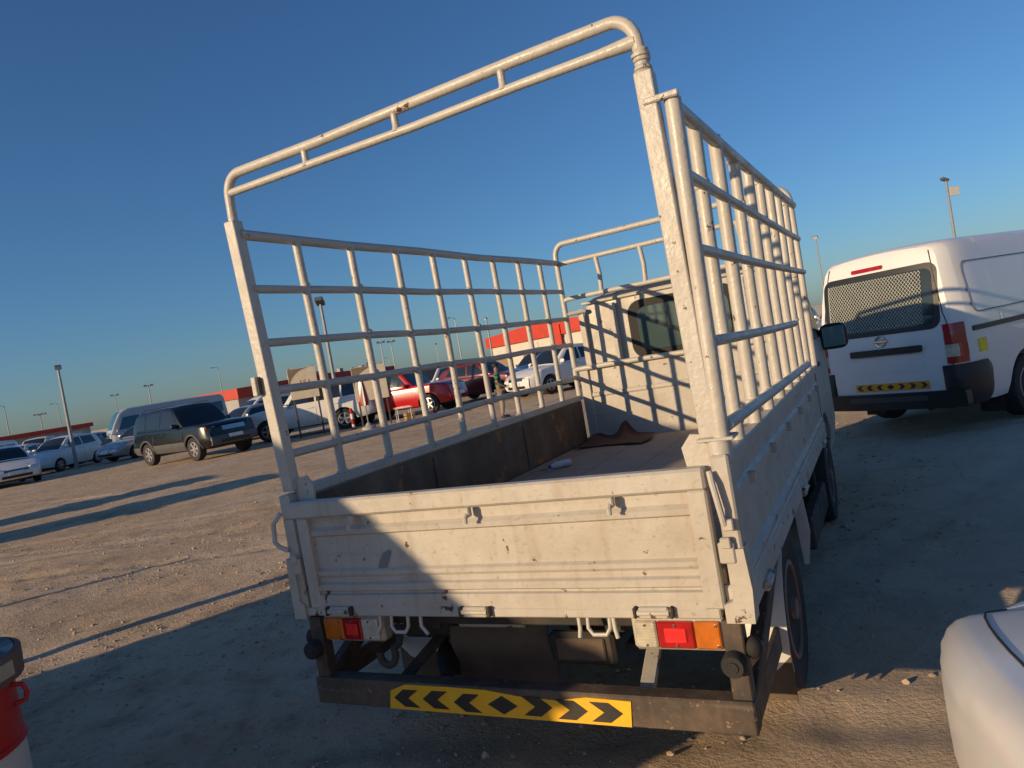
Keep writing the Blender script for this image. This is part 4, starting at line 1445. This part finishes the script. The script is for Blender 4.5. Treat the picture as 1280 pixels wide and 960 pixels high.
put('sedan', 'parked_sedan', 'white sedan at the end of the row, nose beside the white hatchback', 'sedan', P_WHITE, -29.6, 14.2, 108)
put('hatch', 'parked_hatchback', 'small white hatchback with large swept headlights by the floodlight pole', 'hatchback', P_WHITE, -33.4, 18.9, 162)
put('sedan', 'parked_sedan', 'silver sedan with sunlit nose between floodlight pole and dark SUV', 'sedan', P_SILVER, -30.1, 20.9, 178)
put('hatch', 'parked_hatchback', 'white hatchback nose just behind the tail of the dark SUV', 'hatchback', P_WHITE2, -27.6, 20.6, 172)
put('sedan', 'parked_sedan', 'white sedan with dark windscreen behind the white hatchback', 'sedan', P_WHITE2, -36.4, 18.6, 150)
put('sedan', 'parked_sedan', 'grey sedan parked in the second row behind white cars', 'sedan', P_GREY, -37.6, 22.2, 150)
put('pickup', 'parked_pickup', 'white pickup truck in the far row by the low red-roofed building', 'pickup', P_WHITE2, -44.5, 24.4, 150)
put('minivan', 'parked_van', 'white van in the far row next to the white pickup', 'van', P_WHITE2, -50.0, 24.0, 150)
put('sedan', 'parked_sedan', 'white sedan in the far row beside the silver minibus', 'sedan', P_WHITE, -46.0, 28.3, 170)
put('sedan', 'parked_sedan', 'silver sedan in the far row between pickup and minibus', 'sedan', P_SILVER, -52.5, 30.0, 170)
put('hatch', 'parked_hatchback', 'silver hatchback between the white pickup and the grey sedan', 'hatchback', P_SILVER, -41.2, 20.4, 150)
put('sedan', 'parked_sedan', 'white sedan alongside the silver hatchback in the third row', 'sedan', P_WHITE, -44.4, 19.2, 150)
put('crossover', 'parked_crossover', 'silver crossover at the end of the third row by the boundary', 'crossover', P_SILVER, -48.2, 18.6, 150)
put('minivan', 'parked_van', 'white high van two rows behind the white hatchback', 'van', P_WHITE, -56.5, 27.0, 160)
put('pickup', 'parked_pickup', 'silver pickup beside the long blue-grey minibus', 'pickup', P_SILVER, -43.0, 31.6, 175)
put('bus', 'minibus', 'long blue-grey minibus with blue windscreen parked behind the dark SUV', 'minibus', car_paint('pale_blue_grey', (.40, .44, .48)), -39.5, 29.1, 205, glass=glass_mat('bus_glass', (.03, .09, .13), .07), plate=False)
put('minivan', 'parked_van', 'pale high-roof van between the minibus and the silver sedan', 'van', P_WHITE2, -33.6, 32.4, 200)
put('sedan', 'parked_sedan', 'silver sedan seen from the side in front of the pale van', 'sedan', P_SILVER, -24.0, 21.6, 190)
put('suv', 'parked_suv', 'white SUV broadside behind the first beige sign board', 'SUV', P_WHITE, -18.5, 19.4, 242, W=1.85)
put('suv', 'parked_suv', 'bright red SUV beside the folded umbrella, nose toward the lane', 'SUV', P_RED, -15.6, 21.6, 84, W=1.85)
put('crossover', 'parked_crossover', 'maroon crossover parked behind the bright red SUV', 'crossover', P_MAROON, -14.6, 26.3, 96)
put('crossover', 'parked_crossover', 'white crossover with open black grille facing the person in green', 'crossover', P_WHITE, -10.0, 24.0, 205)
put('sedan', 'parked_sedan', 'blue sedan tucked behind the white crossover with black grille', 'sedan', P_BLUE, -7.2, 26.6, 205)
put('crossover', 'parked_crossover', 'dark blue crossover in the row behind the person', 'crossover', P_BLUE, -14.3, 31.5, 200)
put('sedan', 'parked_sedan', 'silver sedan roof in the row behind the maroon crossover', 'sedan', P_SILVER, -19.6, 32.5, 195)
put('minivan', 'parked_van', 'white van roof behind the row of crossovers', 'van', P_WHITE, -22.8, 36.0, 190)
put('sedan', 'parked_sedan', 'white sedan behind the blue crossover near the red-roofed shop', 'sedan', P_WHITE, -11.6, 36.0, 200)
put('crossover', 'parked_crossover', 'dark grey crossover far off between the truck cab and white van', 'crossover', P_GREY, -2.6, 33.0, 190)
put('sedan', 'parked_sedan', 'silver sedan far off beyond the truck cab mirror', 'sedan', P_SILVER, -.2, 30.5, 190)

# white car whose nose corner reaches in beside the camera
nc, nb, ng = put('sedan', 'parked_sedan', 'white sedan nose corner close beside the back of the truck', 'sedan', P_WHITE, 2.38, -1.94, -10, plate=False, mirror_dy=-.22, plan_f=(1.25, .34))

SEAM = simple('seam_black', (.012, .012, .013), .8)  # near-black colour for the panel gap lines
for s in (-1, 1):
    pts = []
    for k in range(13):
        y = .95 + 1.02 * k / 12
        x = s * nb.xe(y) * .97
        pts.append((x, nb.ysh(y, nb.zt(y)), nb.top(x, y) + .001))
    MB().tube(pts, .0024, 6).build('bonnet_seam', SEAM, nc)
    pts = [(s * (nb.x(y, z) + .001), nb.ysh(y, z), z) for y, z in [(1.80, .30 + .45 * k / 8) for k in range(9)]]
    MB().tube(pts, .002, 6).build('bumper_seam', SEAM, nc)
# vehicles parked behind the camera, which shade the ground and the tailgate
put('minivan', 'parked_van', 'white high-roof van parked behind the truck beside the barrel', 'van', P_WHITE2, -4.05, -3.75, 70, W=1.78, wb=2.7, fo=1.0, ro=.55, r=.34,
    top=[(-1.90, 1.4), (-1.8, 1.48), (1.6, 1.50), (2.0, 1.48), (2.2, 1.42), (2.35, 1.20)],
    gh=[(-1.89, 1.42), (-1.84, 2.2), (-1.7, 2.50), (-.5, 2.56), (.40, 2.54), (.80, 2.44), (1.15, 2.20), (1.60, 1.82), (2.16, 1.42)],
    ws=(1.00, 2.10), rg=(-1.885, -1.82), panes=[((.2, 1.56), (1.55, 1.56), (1.0, 2.02), (.2, 2.10))])
put('minivan', 'parked_van', 'silver van parked out beyond the red barrel', 'van', P_SILVER, -14.07, .9, 28)
put('minivan', 'parked_van', 'grey van parked next to the silver van beyond the red barrel', 'van', P_GREY, -17.0, 1.9, 28)

put('bus', 'minibus', 'unseen white minibus added to shade the row of white cars', 'minibus', P_WHITE2, -32.9, 12.0, 98, plate=False)  # added out of view so that its shadow covers the white cars

# ------------------------------------------------------------------ barrel used as a bin
b = thing('barrel_bin', 'red and white steel barrel used as a bin with rusty rim', 'barrel', (-1.47, -.99, 0))
RD = worn('barrel_red', (.50, .022, .018), chip=(.1, .05, .04), grime=(.26, .04, .03), chip_at=.72, grime_amt=.4)
WD = worn('barrel_white', (.60, .60, .58), chip_at=.7, grime_amt=.35)
rad = .275
def ringwall(z0, z1, r0, r1, th=.012):
    return [(r0, z0), (r1, z1), (r1 - th, z1), (r0 - th, z0), (r0, z0)]
MB().lathe(ringwall(.0, .28, rad, rad), 40).build('lower_red_band', RD, b)
MB().lathe(ringwall(.28, .52, rad, rad), 40).lathe([(rad - .01, .28), (rad + .008, .285), (rad + .008, .30), (rad - .01, .305)], 40).build('white_band', WD, b)
MB().lathe(ringwall(.52, .73, rad, rad), 40).lathe([(rad - .01, .52), (rad + .008, .525), (rad + .008, .54), (rad - .01, .545)], 40).build('upper_red_band', RD, b)
MB().lathe([(rad + .004, .72), (rad + .030, .725), (rad + .032, .805), (rad + .016, .810), (rad + .012, .73)], 40).build('rusty_rim', worn('rusty_rim', (.14, .085, .06), chip=(.05, .03, .02), grime=(.24, .16, .11), chip_at=.66, grime_amt=.8, rough=.8), b)
liner = []
for i in range(8):
    row = []
    for k in range(41):
        a = 2 * math.pi * k / 40
        q = noise.noise(Vector((math.cos(a) * 2, math.sin(a) * 2, i * .8))) * .035
        rr = (rad + .012 - i * .042) + q * (i > 0)
        row.append((rr * math.cos(a), rr * math.sin(a), .813 - .015 * i - (.06 if i > 1 else 0) + q))
    liner.append(row)
MB().grid(liner).build('bin_liner', simple('black_bin_bag', (.012, .013, .015), .3, bump=.3, bscale=30), b, 60)
MB().tube([(rad * math.cos(R(46)) + o * math.cos(R(46)), rad * math.sin(R(46)) + o * math.sin(R(46)), z) for o, z in ((0, .70), (.03, .695), (.038, .67), (.03, .645), (0, .64))], .008, 8).build('lug', RD, b)
M = Matrix.Rotation(R(28), 4, 'Z')
MB().box(rad + .031, rad + .0345, -.045, .045, .745, .790, .001, M).build('label_tag', simple('beige_tag', (.45, .37, .28), .7), b)

# ------------------------------------------------------------------ person
def person(loc, heading):
    p = thing('person', 'person in green striped polo shirt and khaki trousers standing by parked cars', 'person', loc, heading)
    def skin(name, verts, edges, mat, root=0, parent=p):
        me = bpy.data.meshes.new(name)
        me.from_pydata([v[:3] for v in verts], edges, [])
        o = bpy.data.objects.new(name, me)
        COL.objects.link(o)
        o.parent = parent
        sk = o.modifiers.new('skin', 'SKIN')
        for d, v in zip(me.skin_vertices[0].data if me.skin_vertices else [], verts):
            d.radius = (v[3], v[4] if len(v) > 4 else v[3])
        ss = o.modifiers.new('sub', 'SUBSURF')
        ss.levels = ss.render_levels = 2
        me.materials.append(mat)
        return o
    SKIN = simple('skin', (.20, .105, .065), .55)
    sc = .93
    def S(*v):
        return tuple(c * sc for c in v)
    V = [S(0, 0, .93, .14, .10), S(0, .01, 1.15, .13, .095), S(0, .0, 1.36, .15, .095), S(0, .0, 1.47, .06, .06), S(0, .015, 1.56, .07, .085), S(0, .02, 1.67, .075, .09),
         S(.17, 0, 1.40, .05), S(.23, -.04, 1.14, .042), S(.19, .17, .98, .033), S(.17, .24, .95, .03),
         S(-.17, 0, 1.40, .05), S(-.23, .0, 1.13, .042), S(-.17, .18, 1.00, .033), S(-.13, .24, 1.0, .03),
         S(.09, 0, .88, .085), S(.10, .03, .50, .06), S(.11, -.03, .09, .042), S(.12, .10, .035, .038),
         S(-.09, 0, .88, .085), S(-.11, .02, .50, .06), S(-.12, -.02, .09, .042), S(-.13, .11, .035, .038)]
    Ed = [(0, 1), (1, 2), (2, 3), (3, 4), (4, 5), (2, 6), (6, 7), (7, 8), (8, 9), (2, 10), (10, 11), (11, 12), (12, 13), (0, 14), (14, 15), (15, 16), (16, 17), (0, 18), (18, 19), (19, 20), (20, 21)]
    def mk(name, V, Ed, mat):
        me = bpy.data.meshes.new(name)
        me.from_pydata([v[:3] for v in V], Ed, [])
        o = bpy.data.objects.new(name, me)
        COL.objects.link(o)
        o.parent = p
        o.modifiers.new('skin', 'SKIN')
        sv = me.skin_vertices[0].data
        for i, v in enumerate(V):
            sv[i].radius = (v[3], v[4] if len(v) > 4 else v[3])
            sv[i].use_root = (i == 0)
        s_ = o.modifiers.new('sub', 'SUBSURF')
        s_.levels = s_.render_levels = 2
        me.materials.append(mat)
        return o
    mk('body', V, Ed, SKIN)
    # striped polo shirt
    m, t_, bs = new_mat('striped_polo')
    tc = t_.nodes.new('ShaderNodeTexCoord')
    wv = t_.nodes.new('ShaderNodeTexWave')
    wv.bands_direction = 'Z'
    wv.inputs['Scale'].default_value = 2.6
    wv.inputs['Distortion'].default_value = .4
    t_.links.new(tc.outputs['Object'], wv.inputs['Vector'])
    t_.links.new(_ramp(t_, wv.outputs['Fac'], [(.62, (.015, .19, .13)), (.70, (.012, .03, .05))]), bs.inputs['Base Color'])
    bs.inputs['Roughness'].default_value = .85
    mk('polo_shirt', [S(0, 0, .90, .165, .125), S(0, .01, 1.15, .155, .115), S(0, 0, 1.37, .17, .115), S(0, 0, 1.45, .075, .07), S(.18, 0, 1.40, .068), S(.225, -.03, 1.20, .064), S(-.18, 0, 1.40, .068), S(-.225, .0, 1.20, .064)],
       [(0, 1), (1, 2), (2, 3), (2, 4), (4, 5), (2, 6), (6, 7)], m)
    mk('trousers', [S(0, 0, .90, .15, .115), S(.09, 0, .84, .10), S(.10, .03, .50, .078), S(.11, -.02, .13, .06), S(-.09, 0, .84, .10), S(-.11, .02, .50, .078), S(-.12, -.01, .13, .06)],
       [(0, 1), (1, 2), (2, 3), (0, 4), (4, 5), (5, 6)], simple('khaki_cloth', (.27, .22, .17), .9))
    MB().blob((0, .0 * sc, 1.665 * sc), (.092 * sc, .108 * sc, .085 * sc), 14, 9).build('hair', simple('black_hair', (.012, .011, .010), .6), p)
    MB().blob((0, .125 * sc, 1.60 * sc), (.016, .022, .024), 8, 6).build('nose', SKIN, p)
    for s in (-1, 1):
        MB().blob((s * .033 * sc, .105 * sc, 1.632 * sc), (.014, .010, .008), 8, 6).build('eye', simple('eye_white', (.5, .5, .5), .3), p)
        MB().blob((s * .085 * sc, .01, 1.60 * sc), (.012, .022, .034), 8, 6).build('ear', SKIN, p)
        hx, hy, hz = (.17 * sc, .24 * sc, .95 * sc) if s > 0 else (-.13 * sc, .24 * sc, 1.0 * sc)
        hm = MB()
        for k in range(4):
            hm.tube([(hx + (k - 1.5) * .019, hy + .02, hz), (hx + (k - 1.5) * .020, hy + .055 + .006 * (k in (1, 2)), hz - .012), (hx + (k - 1.5) * .020, hy + .075 + .008 * (k in (1, 2)), hz - .038)], .0085, 6)
        hm.tube([(hx - s * .035, hy - .005, hz), (hx - s * .055, hy + .02, hz - .008), (hx - s * .05, hy + .045, hz - .02)], .0095, 6)
        hm.build('hand', SKIN, p)
        MB().blob((s * .125 * sc, .06, .045), (.05, .135, .048), 12, 8, p=.8).build('shoe', simple('dark_shoe', (.02, .018, .016), .6), p)
    return p
person((-8.80, 16.65, gz(-8.8, 16.65) - .005), 60)

# ------------------------------------------------------------------ roadside furniture
POLEM = simple('galvanised_pole', (.30, .30, .30), .5, metal=.5)
LAMPM = simple('floodlight_body', (.10, .10, .105), .5)
LENSM = simple('lamp_glass', (.5, .52, .52), .2)
def pole(name, label, x, y, H, r, heads, az, cat='lamp post', group=None):
    t = thing(name, label, cat, (x, y, gz(x, y)), az, group)
    MB().tube([(0, 0, -.05), (0, 0, H * .5), (0, 0, H)], [r, r * .85, r * .65], 10).lathe([(r * 2.2, -.02), (r * 2.2, .03), (r, .05)], 12).build('pole', POLEM, t)
    if heads == 'flood2' or heads == 'flood1' or heads == 'flood4':
        n = {'flood1': 1, 'flood2': 2, 'flood4': 4}[heads]
        w = .16 * n * H / 5
        if n > 1:
            MB().box(-w, w, -.03, .03, H - .04, H + .03, .01).build('crossbar', POLEM, t)
        for k in range(n):
            x0 = 0 if n == 1 else -w + 2 * w * k / (n - 1)
            M = Matrix.Translation((x0, .05, H + .02)) @ Matrix.Rotation(R(-35), 4, 'X')
            h = MB().box(-.15 * H / 5, .15 * H / 5, -.04, .10, -.10 * H / 5, .11 * H / 5, .02, M).build('floodlight', LAMPM, t)
            MB().box(-.13 * H / 5, .13 * H / 5, .10, .112, -.085 * H / 5, .095 * H / 5, .004, M).build('lens', LENSM, h)
    elif heads == 'arm':
        MB().tube([(0, 0, H - .05), (.05, 0, H + .06), (.5, 0, H + .16), (.9, 0, H + .18)], .035, 8).build('arm', POLEM, t)
        MB().blob((1.1, 0, H + .17), (.36, .13, .07), 12, 8, p=.7).build('lamp_head', LAMPM, t)
    elif heads == 'box':
        M = Matrix.Translation((0, 0, H)) @ Matrix.Rotation(R(-25), 4, 'Y')
        MB().box(-.12, .34, -.16, .16, -.05, .12, .03, M).build('lamp_head', LAMPM, t)
    return t
pole('floodlight_pole', 'tall floodlight pole standing between white hatchback and silver sedan', -31.4, 18.15, 4.6, .08, 'flood1', 120)
pole('lamp_post', 'dark lamp post seen through the left cage bars above white SUV', -17.6, 20.0, 4.85, .085, 'box', 60)
marker = 'lamp posts far off along the skyline'
far = [(-122.5, 64.9, 8, 'arm'), (-123.4, 70.6, 6, 'flood4'), (-158.8, 95.3, 9, 'arm'), (-152.3, 104.2, 9, 'flood2'), (-96, 70.8, 7, 'flood2'), (-116.8, 102.4, 10, 'arm'),
       (-71.2, 95.2, 8, 'flood2'), (-71.5, 98.4, 8, 'flood2'), (-101.3, 158.7, 9, 'flood1'), (-61.8, 103.8, 10, 'arm'), (-150, 170, 9, 'arm'), (-140, 190, 9, 'arm'), (-30, 190, 9, 'arm'), (-14, 170, 8, 'arm'), (-8, 185, 8, 'arm'), (-20, 210, 9, 'flood1')]
labs = ['slim arm lamp post beyond the low building at the lot edge', 'four-headed floodlight mast beyond the low red-roofed building', 'faint arm lamp post just right of the floodlight mast', 'thin double floodlight far behind the silver sedan',
        'double floodlight beside the end of the orange-red roof', 'tall arm lamp post rising behind the orange-red roof', 'first of two tall double floodlights behind the second sign board', 'second of two tall double floodlights behind the second sign board',
        'tiny single floodlight far behind the maroon crossover', 'tall arm lamp post left of the red-roofed shop', 'faint arm lamp far behind the first sign board', 'faint arm lamp far off between the sign boards']
for i, (x, y, H, hd) in enumerate(far):
    if i < len(labs):
        pole('lamp_post', labs[i], x, y, H, .10, hd, 117)
    else:
        pole('lamp_post', 'tiny lamp post on the skyline between truck cab and white van', x, y, H, .10, hd, 117, group='tiny lamp posts beyond the white van')
pole('floodlight_pole', 'square floodlight on a red pole in front of the red-roofed shop', -33.6, 62.5, 6, .10, 'flood1', 200)
pole('lamp_post', 'slender lamp post standing between the truck cab and the white van', -4.3, 86, 9, .09, 'flood1', 190)
t = pole('lamp_post', 'lamp post with small sign board rising behind the white van roof', 5.8, 53.1, 8, .10, 'box', 150)
MB().box(-.75, -.12, -.03, .03, 7.0, 7.55, .01).build('sign_board', simple('pale_board', (.5, .5, .48), .6), t)

# posts out beyond the barrel whose long shadows cross the dirt
def marker_post(label, x, y, H, r):
    t = thing('marker_post', label, 'post', (x, y, gz(x, y)))
    MB().tube([(0, 0, -.05), (0, 0, H)], r, 10).blob((0, 0, H), (r, r, r * .6), 10, 6).build('post', POLEM, t)
    for k in range(3):
        MB().lathe([(r + .001, H * (.3 + .2 * k)), (r + .003, H * (.3 + .2 * k) + .002), (r + .003, H * (.3 + .2 * k) + .1), (r + .001, H * (.3 + .2 * k) + .102)], 12).build('band', P_RED, t)
marker_post('thin steel marker post beyond the red barrel', -8.27, -2.2, 1.45, .035)
marker_post('thick steel marker post beside the van behind the truck', -5.45, -1.5, 2.2, .07)

# beige sign boards on two legs
SIGNM = simple('beige_sign', (.60, .53, .40), .55, vary=.08)
SIGNB = simple('brown_arc', (.20, .15, .10), .6)
def text(body, size, mat, parent, loc, rot, ext=.004):
    c = bpy.data.curves.new('lettering', 'FONT')
    c.body = body
    c.size = size
    c.extrude = ext
    c.align_x = 'CENTER'
    c.align_y = 'CENTER'
    c.materials.append(mat)
    tmp = bpy.data.objects.new('lettering_curve', c)
    COL.objects.link(tmp)
    dg = bpy.context.evaluated_depsgraph_get()
    me_ = bpy.data.meshes.new_from_object(tmp.evaluated_get(dg))
    bpy.data.objects.remove(tmp, do_unlink=True)
    o = bpy.data.objects.new('lettering', me_)
    COL.objects.link(o)
    o.parent = parent
    o.location = loc
    o.rotation_euler = rot
    return o
REDT = simple('red_lettering', (.62, .03, .02), .5)
def sign(label, x, y, h, W_, z0, z1, txt):
    t = thing('sign_board', label, 'sign', (x, y, gz(x, y)), h)
    bd = MB().box(-W_ / 2, W_ / 2, -.02, .02, z0, z1, .006).build('board', SIGNM, t)
    hh = z1 - z0
    arc = [(-W_ / 2 + .01, z1 - .01), (-W_ / 2 + .01, z1 - hh * .62)]
    for k in range(9):
        a = R(180 - 90 * k / 8)
        arc.append((-W_ / 2 + .01 + W_ * .85 * (1 + math.cos(a)), z1 - hh * .62 + (hh * .62 - .01) * math.sin(a)))
    MB().prism(arc, 'y', -.024, -.0195).build('brown_arc', SIGNB, bd)
    text(txt, hh * .26, REDT, bd, (.06 * W_, -.023, z0 + hh * .50), (R(90), 0, 0))
    for s in (-1, 1):
        MB().box(s * W_ * .42 - .03, s * W_ * .42 + .03, .022, .082, -.05, z1 + .03, .005).build('leg', simple('dark_post', (.06, .055, .05), .6), t)
    return t
sign('beige sign board with red 151 in front of white SUV', -17.3, 18.0, -40, .98, 1.40, 2.50, '151')
sign('beige sign board with red figure beside the bright red SUV', -14.85, 18.6, -38, 1.15, .95, 2.15, '1')

# folded parasol in its base
u = thing('folded_parasol', 'folded red and white parasol on a concrete base', 'parasol', (-14.55, 17.75, gz(-14.5, 17.7)))
MB().tube([(0, 0, 0), (0, 0, 1.80)], .022, 8).build('pole', POLEM, u)
for k in range(8):
    a0, a1 = 2 * math.pi * k / 8, 2 * math.pi * (k + 1) / 8
    rows = []
    for z, r_ in ((1.76, .03), (1.55, .09), (1.25, .13), (.95, .17), (.82, .14)):
        rows.append([(r_ * math.cos(a) * (1 if j != 1 else .72), r_ * math.sin(a) * (1 if j != 1 else .72), z) for j, a in enumerate((a0, (a0 + a1) / 2, a1))])
    MB().grid(rows).build('canopy_fold', P_RED if k % 2 else simple('cream_cloth', (.6, .56, .48), .8), u)
MB().lathe([(.24, 0), (.24, .10), (.12, .14), (.05, .24)], 16).build('base', simple('concrete', (.35, .34, .32), .9), u)
# bollard
bo = thing('bollard', 'short red and white striped bollard between white SUV and parasol', 'bollard', (-15.9, 18.6, gz(-15.9, 18.6)))
for k in range(4):
    MB().lathe([(.055, .19 * k + .001), (.055, .19 * (k + 1) - .001)], 14).build('band', P_RED if k % 2 else P_WHITE, bo)
MB().lathe([(.10, 0), (.10, .05), (.06, .07)], 14).build('base', BLACKP, bo)
# low table with a crate below
tbx = thing('folding_table', 'low white folding table in front of the bright red SUV', 'table', (-13.6, 18.5, gz(-13.6, 18.5)), 50)
MB().box(-.55, .55, -.28, .28, .53, .56, .008).build('table_top', P_WHITE2, tbx)
for sx in (-1, 1):
    for sy in (-1, 1):
        MB().tube([(sx * .48, sy * .22, 0), (sx * .46, sy * .22, .535)], .014, 6).build('leg', P_WHITE2, tbx)
cr = thing('wooden_crate', 'small brown wooden crate under the low folding table', 'crate', (-13.45, 18.6, gz(-13.5, 18.6)), 40)
WOODM = simple('crate_wood', (.33, .2, .09), .8)
for k in range(3):
    for s in (-1, 1):
        MB().box(-.2, .2, s * .14 - .008, s * .14 + .008, .02 + .11 * k, .11 + .11 * k, .002).build('slat', WOODM, cr)
        MB().box(s * .19 - .008, s * .19 + .008, -.13, .13, .02 + .11 * k, .11 + .11 * k, .002).build('slat', WOODM, cr)

# ------------------------------------------------------------------ buildings along the far edge
ROOFR = simple('red_roof', (.44, .030, .012), .6, vary=.12, scale=.6)
WALLB = simple('cream_wall', (.56, .51, .44), .85, vary=.08, scale=.8)
WALLG = simple('grey_wall', (.36, .36, .37), .85, vary=.10, scale=.8)
SHUT = simple('brown_shutter', (.23, .17, .12), .7)
def building(name, label, A, B, H, depth, band, wall, bays, door=SHUT, gable=0):
    A, B = Vector((*A, 0)), Vector((*B, 0))
    L = (B - A).length
    ang = math.atan2((B - A).y, (B - A).x)
    t = thing(name, label, 'building', tuple(A), -math.degrees(ang))
    MB().box(0, L, 0, depth, 0, H - band, 0).build('wall', wall, t)
    pts = [(-.3, H - band), (L + .3, H - band), (L + .3, H), (L * .5, H + gable), (-.3, H)]
    rf = MB().prism(pts, 'y', -.5, depth + .3).build('roof', ROOFR, t)
    n = bays
    for k in range(n):
        x0 = L * (k + .18) / n
        x1 = L * (k + .78) / n
        d = MB().box(x0, x1, -.06, .02, .0, (H - band) * .62, .02).build('shutter', door, t)
        for j in range(5):
            z = (H - band) * .62 * (j + .5) / 5
            MB().box(x0 + .03, x1 - .03, -.085, -.055, z - .03, z + .03, .01).build('shutter_rib', door, d)
        MB().box(x0 + .2, x1 - .2, -.10, .0, (H - band) * .68, (H - band) * .88, .02).build('sign_panel', simple('pale_panel', (.52, .5, .45), .7), t)
    return t, rf, L
t, rf, L = building('shop_building', 'cream single-storey shop with bright red roof band behind the truck cage', (-52.0, 96.2), (-30.0, 88.0), 5.4, 14, 1.55, WALLB, 4, gable=.7)
MB().box(L * .60, L * .66, -.7, -.5, 2.2, 5.2, .02).build('red_column', ROOFR, t)
building('shop_building', 'cream single-storey shop with red roof band next to the gabled shop', (-29.0, 87.6), (-22.5, 85.2), 5.9, 14, 1.7, WALLB, 2)
t, rf, L = building('low_building', 'long low building with orange-red roof behind the minibus', (-83.5, 75.5), (-82.0, 112.0), 4.3, 24, 1.5, WALLG, 6, gable=.4)
for k in range(4):
    x = L * (.35 + .16 * k)
    MB().box(x, x + .9, 2, 2.8, 4.3, 5.3, .05).build('rooftop_unit', simple('rooftop_grey', (.3, .3, .3), .7), rf)
    if k % 2:
        MB().lathe([(.02, 0), (.35, .10), (.6, .28)], 12, 'y', c=(x + 1.6, 1.5, 5.2)).tube([(x + 1.6, 1.6, 4.2), (x + 1.6, 1.5, 5.2)], .05, 6).build('satellite_dish', simple('dish_grey', (.4, .4, .4), .6), rf)
t, rf, L = building('low_building', 'far grey building with thin red roof edge along the lot boundary', (-104, 44.0), (-98.5, 62.5), 3.0, 10, .55, WALLG, 5)
M = Matrix.Identity(4)
MB().box(-85, 85, -.1, .1, 0, 1.9, .02).build('boundary_wall', simple('boundary_wall', (.34, .33, .32), .9, scale=.3), None)
bw = bpy.data.objects['boundary_wall']
bw.location = (-75, 122, 0)
bw.rotation_euler = (0, 0, R(28))
tag(bw, 'long plain grey boundary wall far behind the parked cars', 'wall')
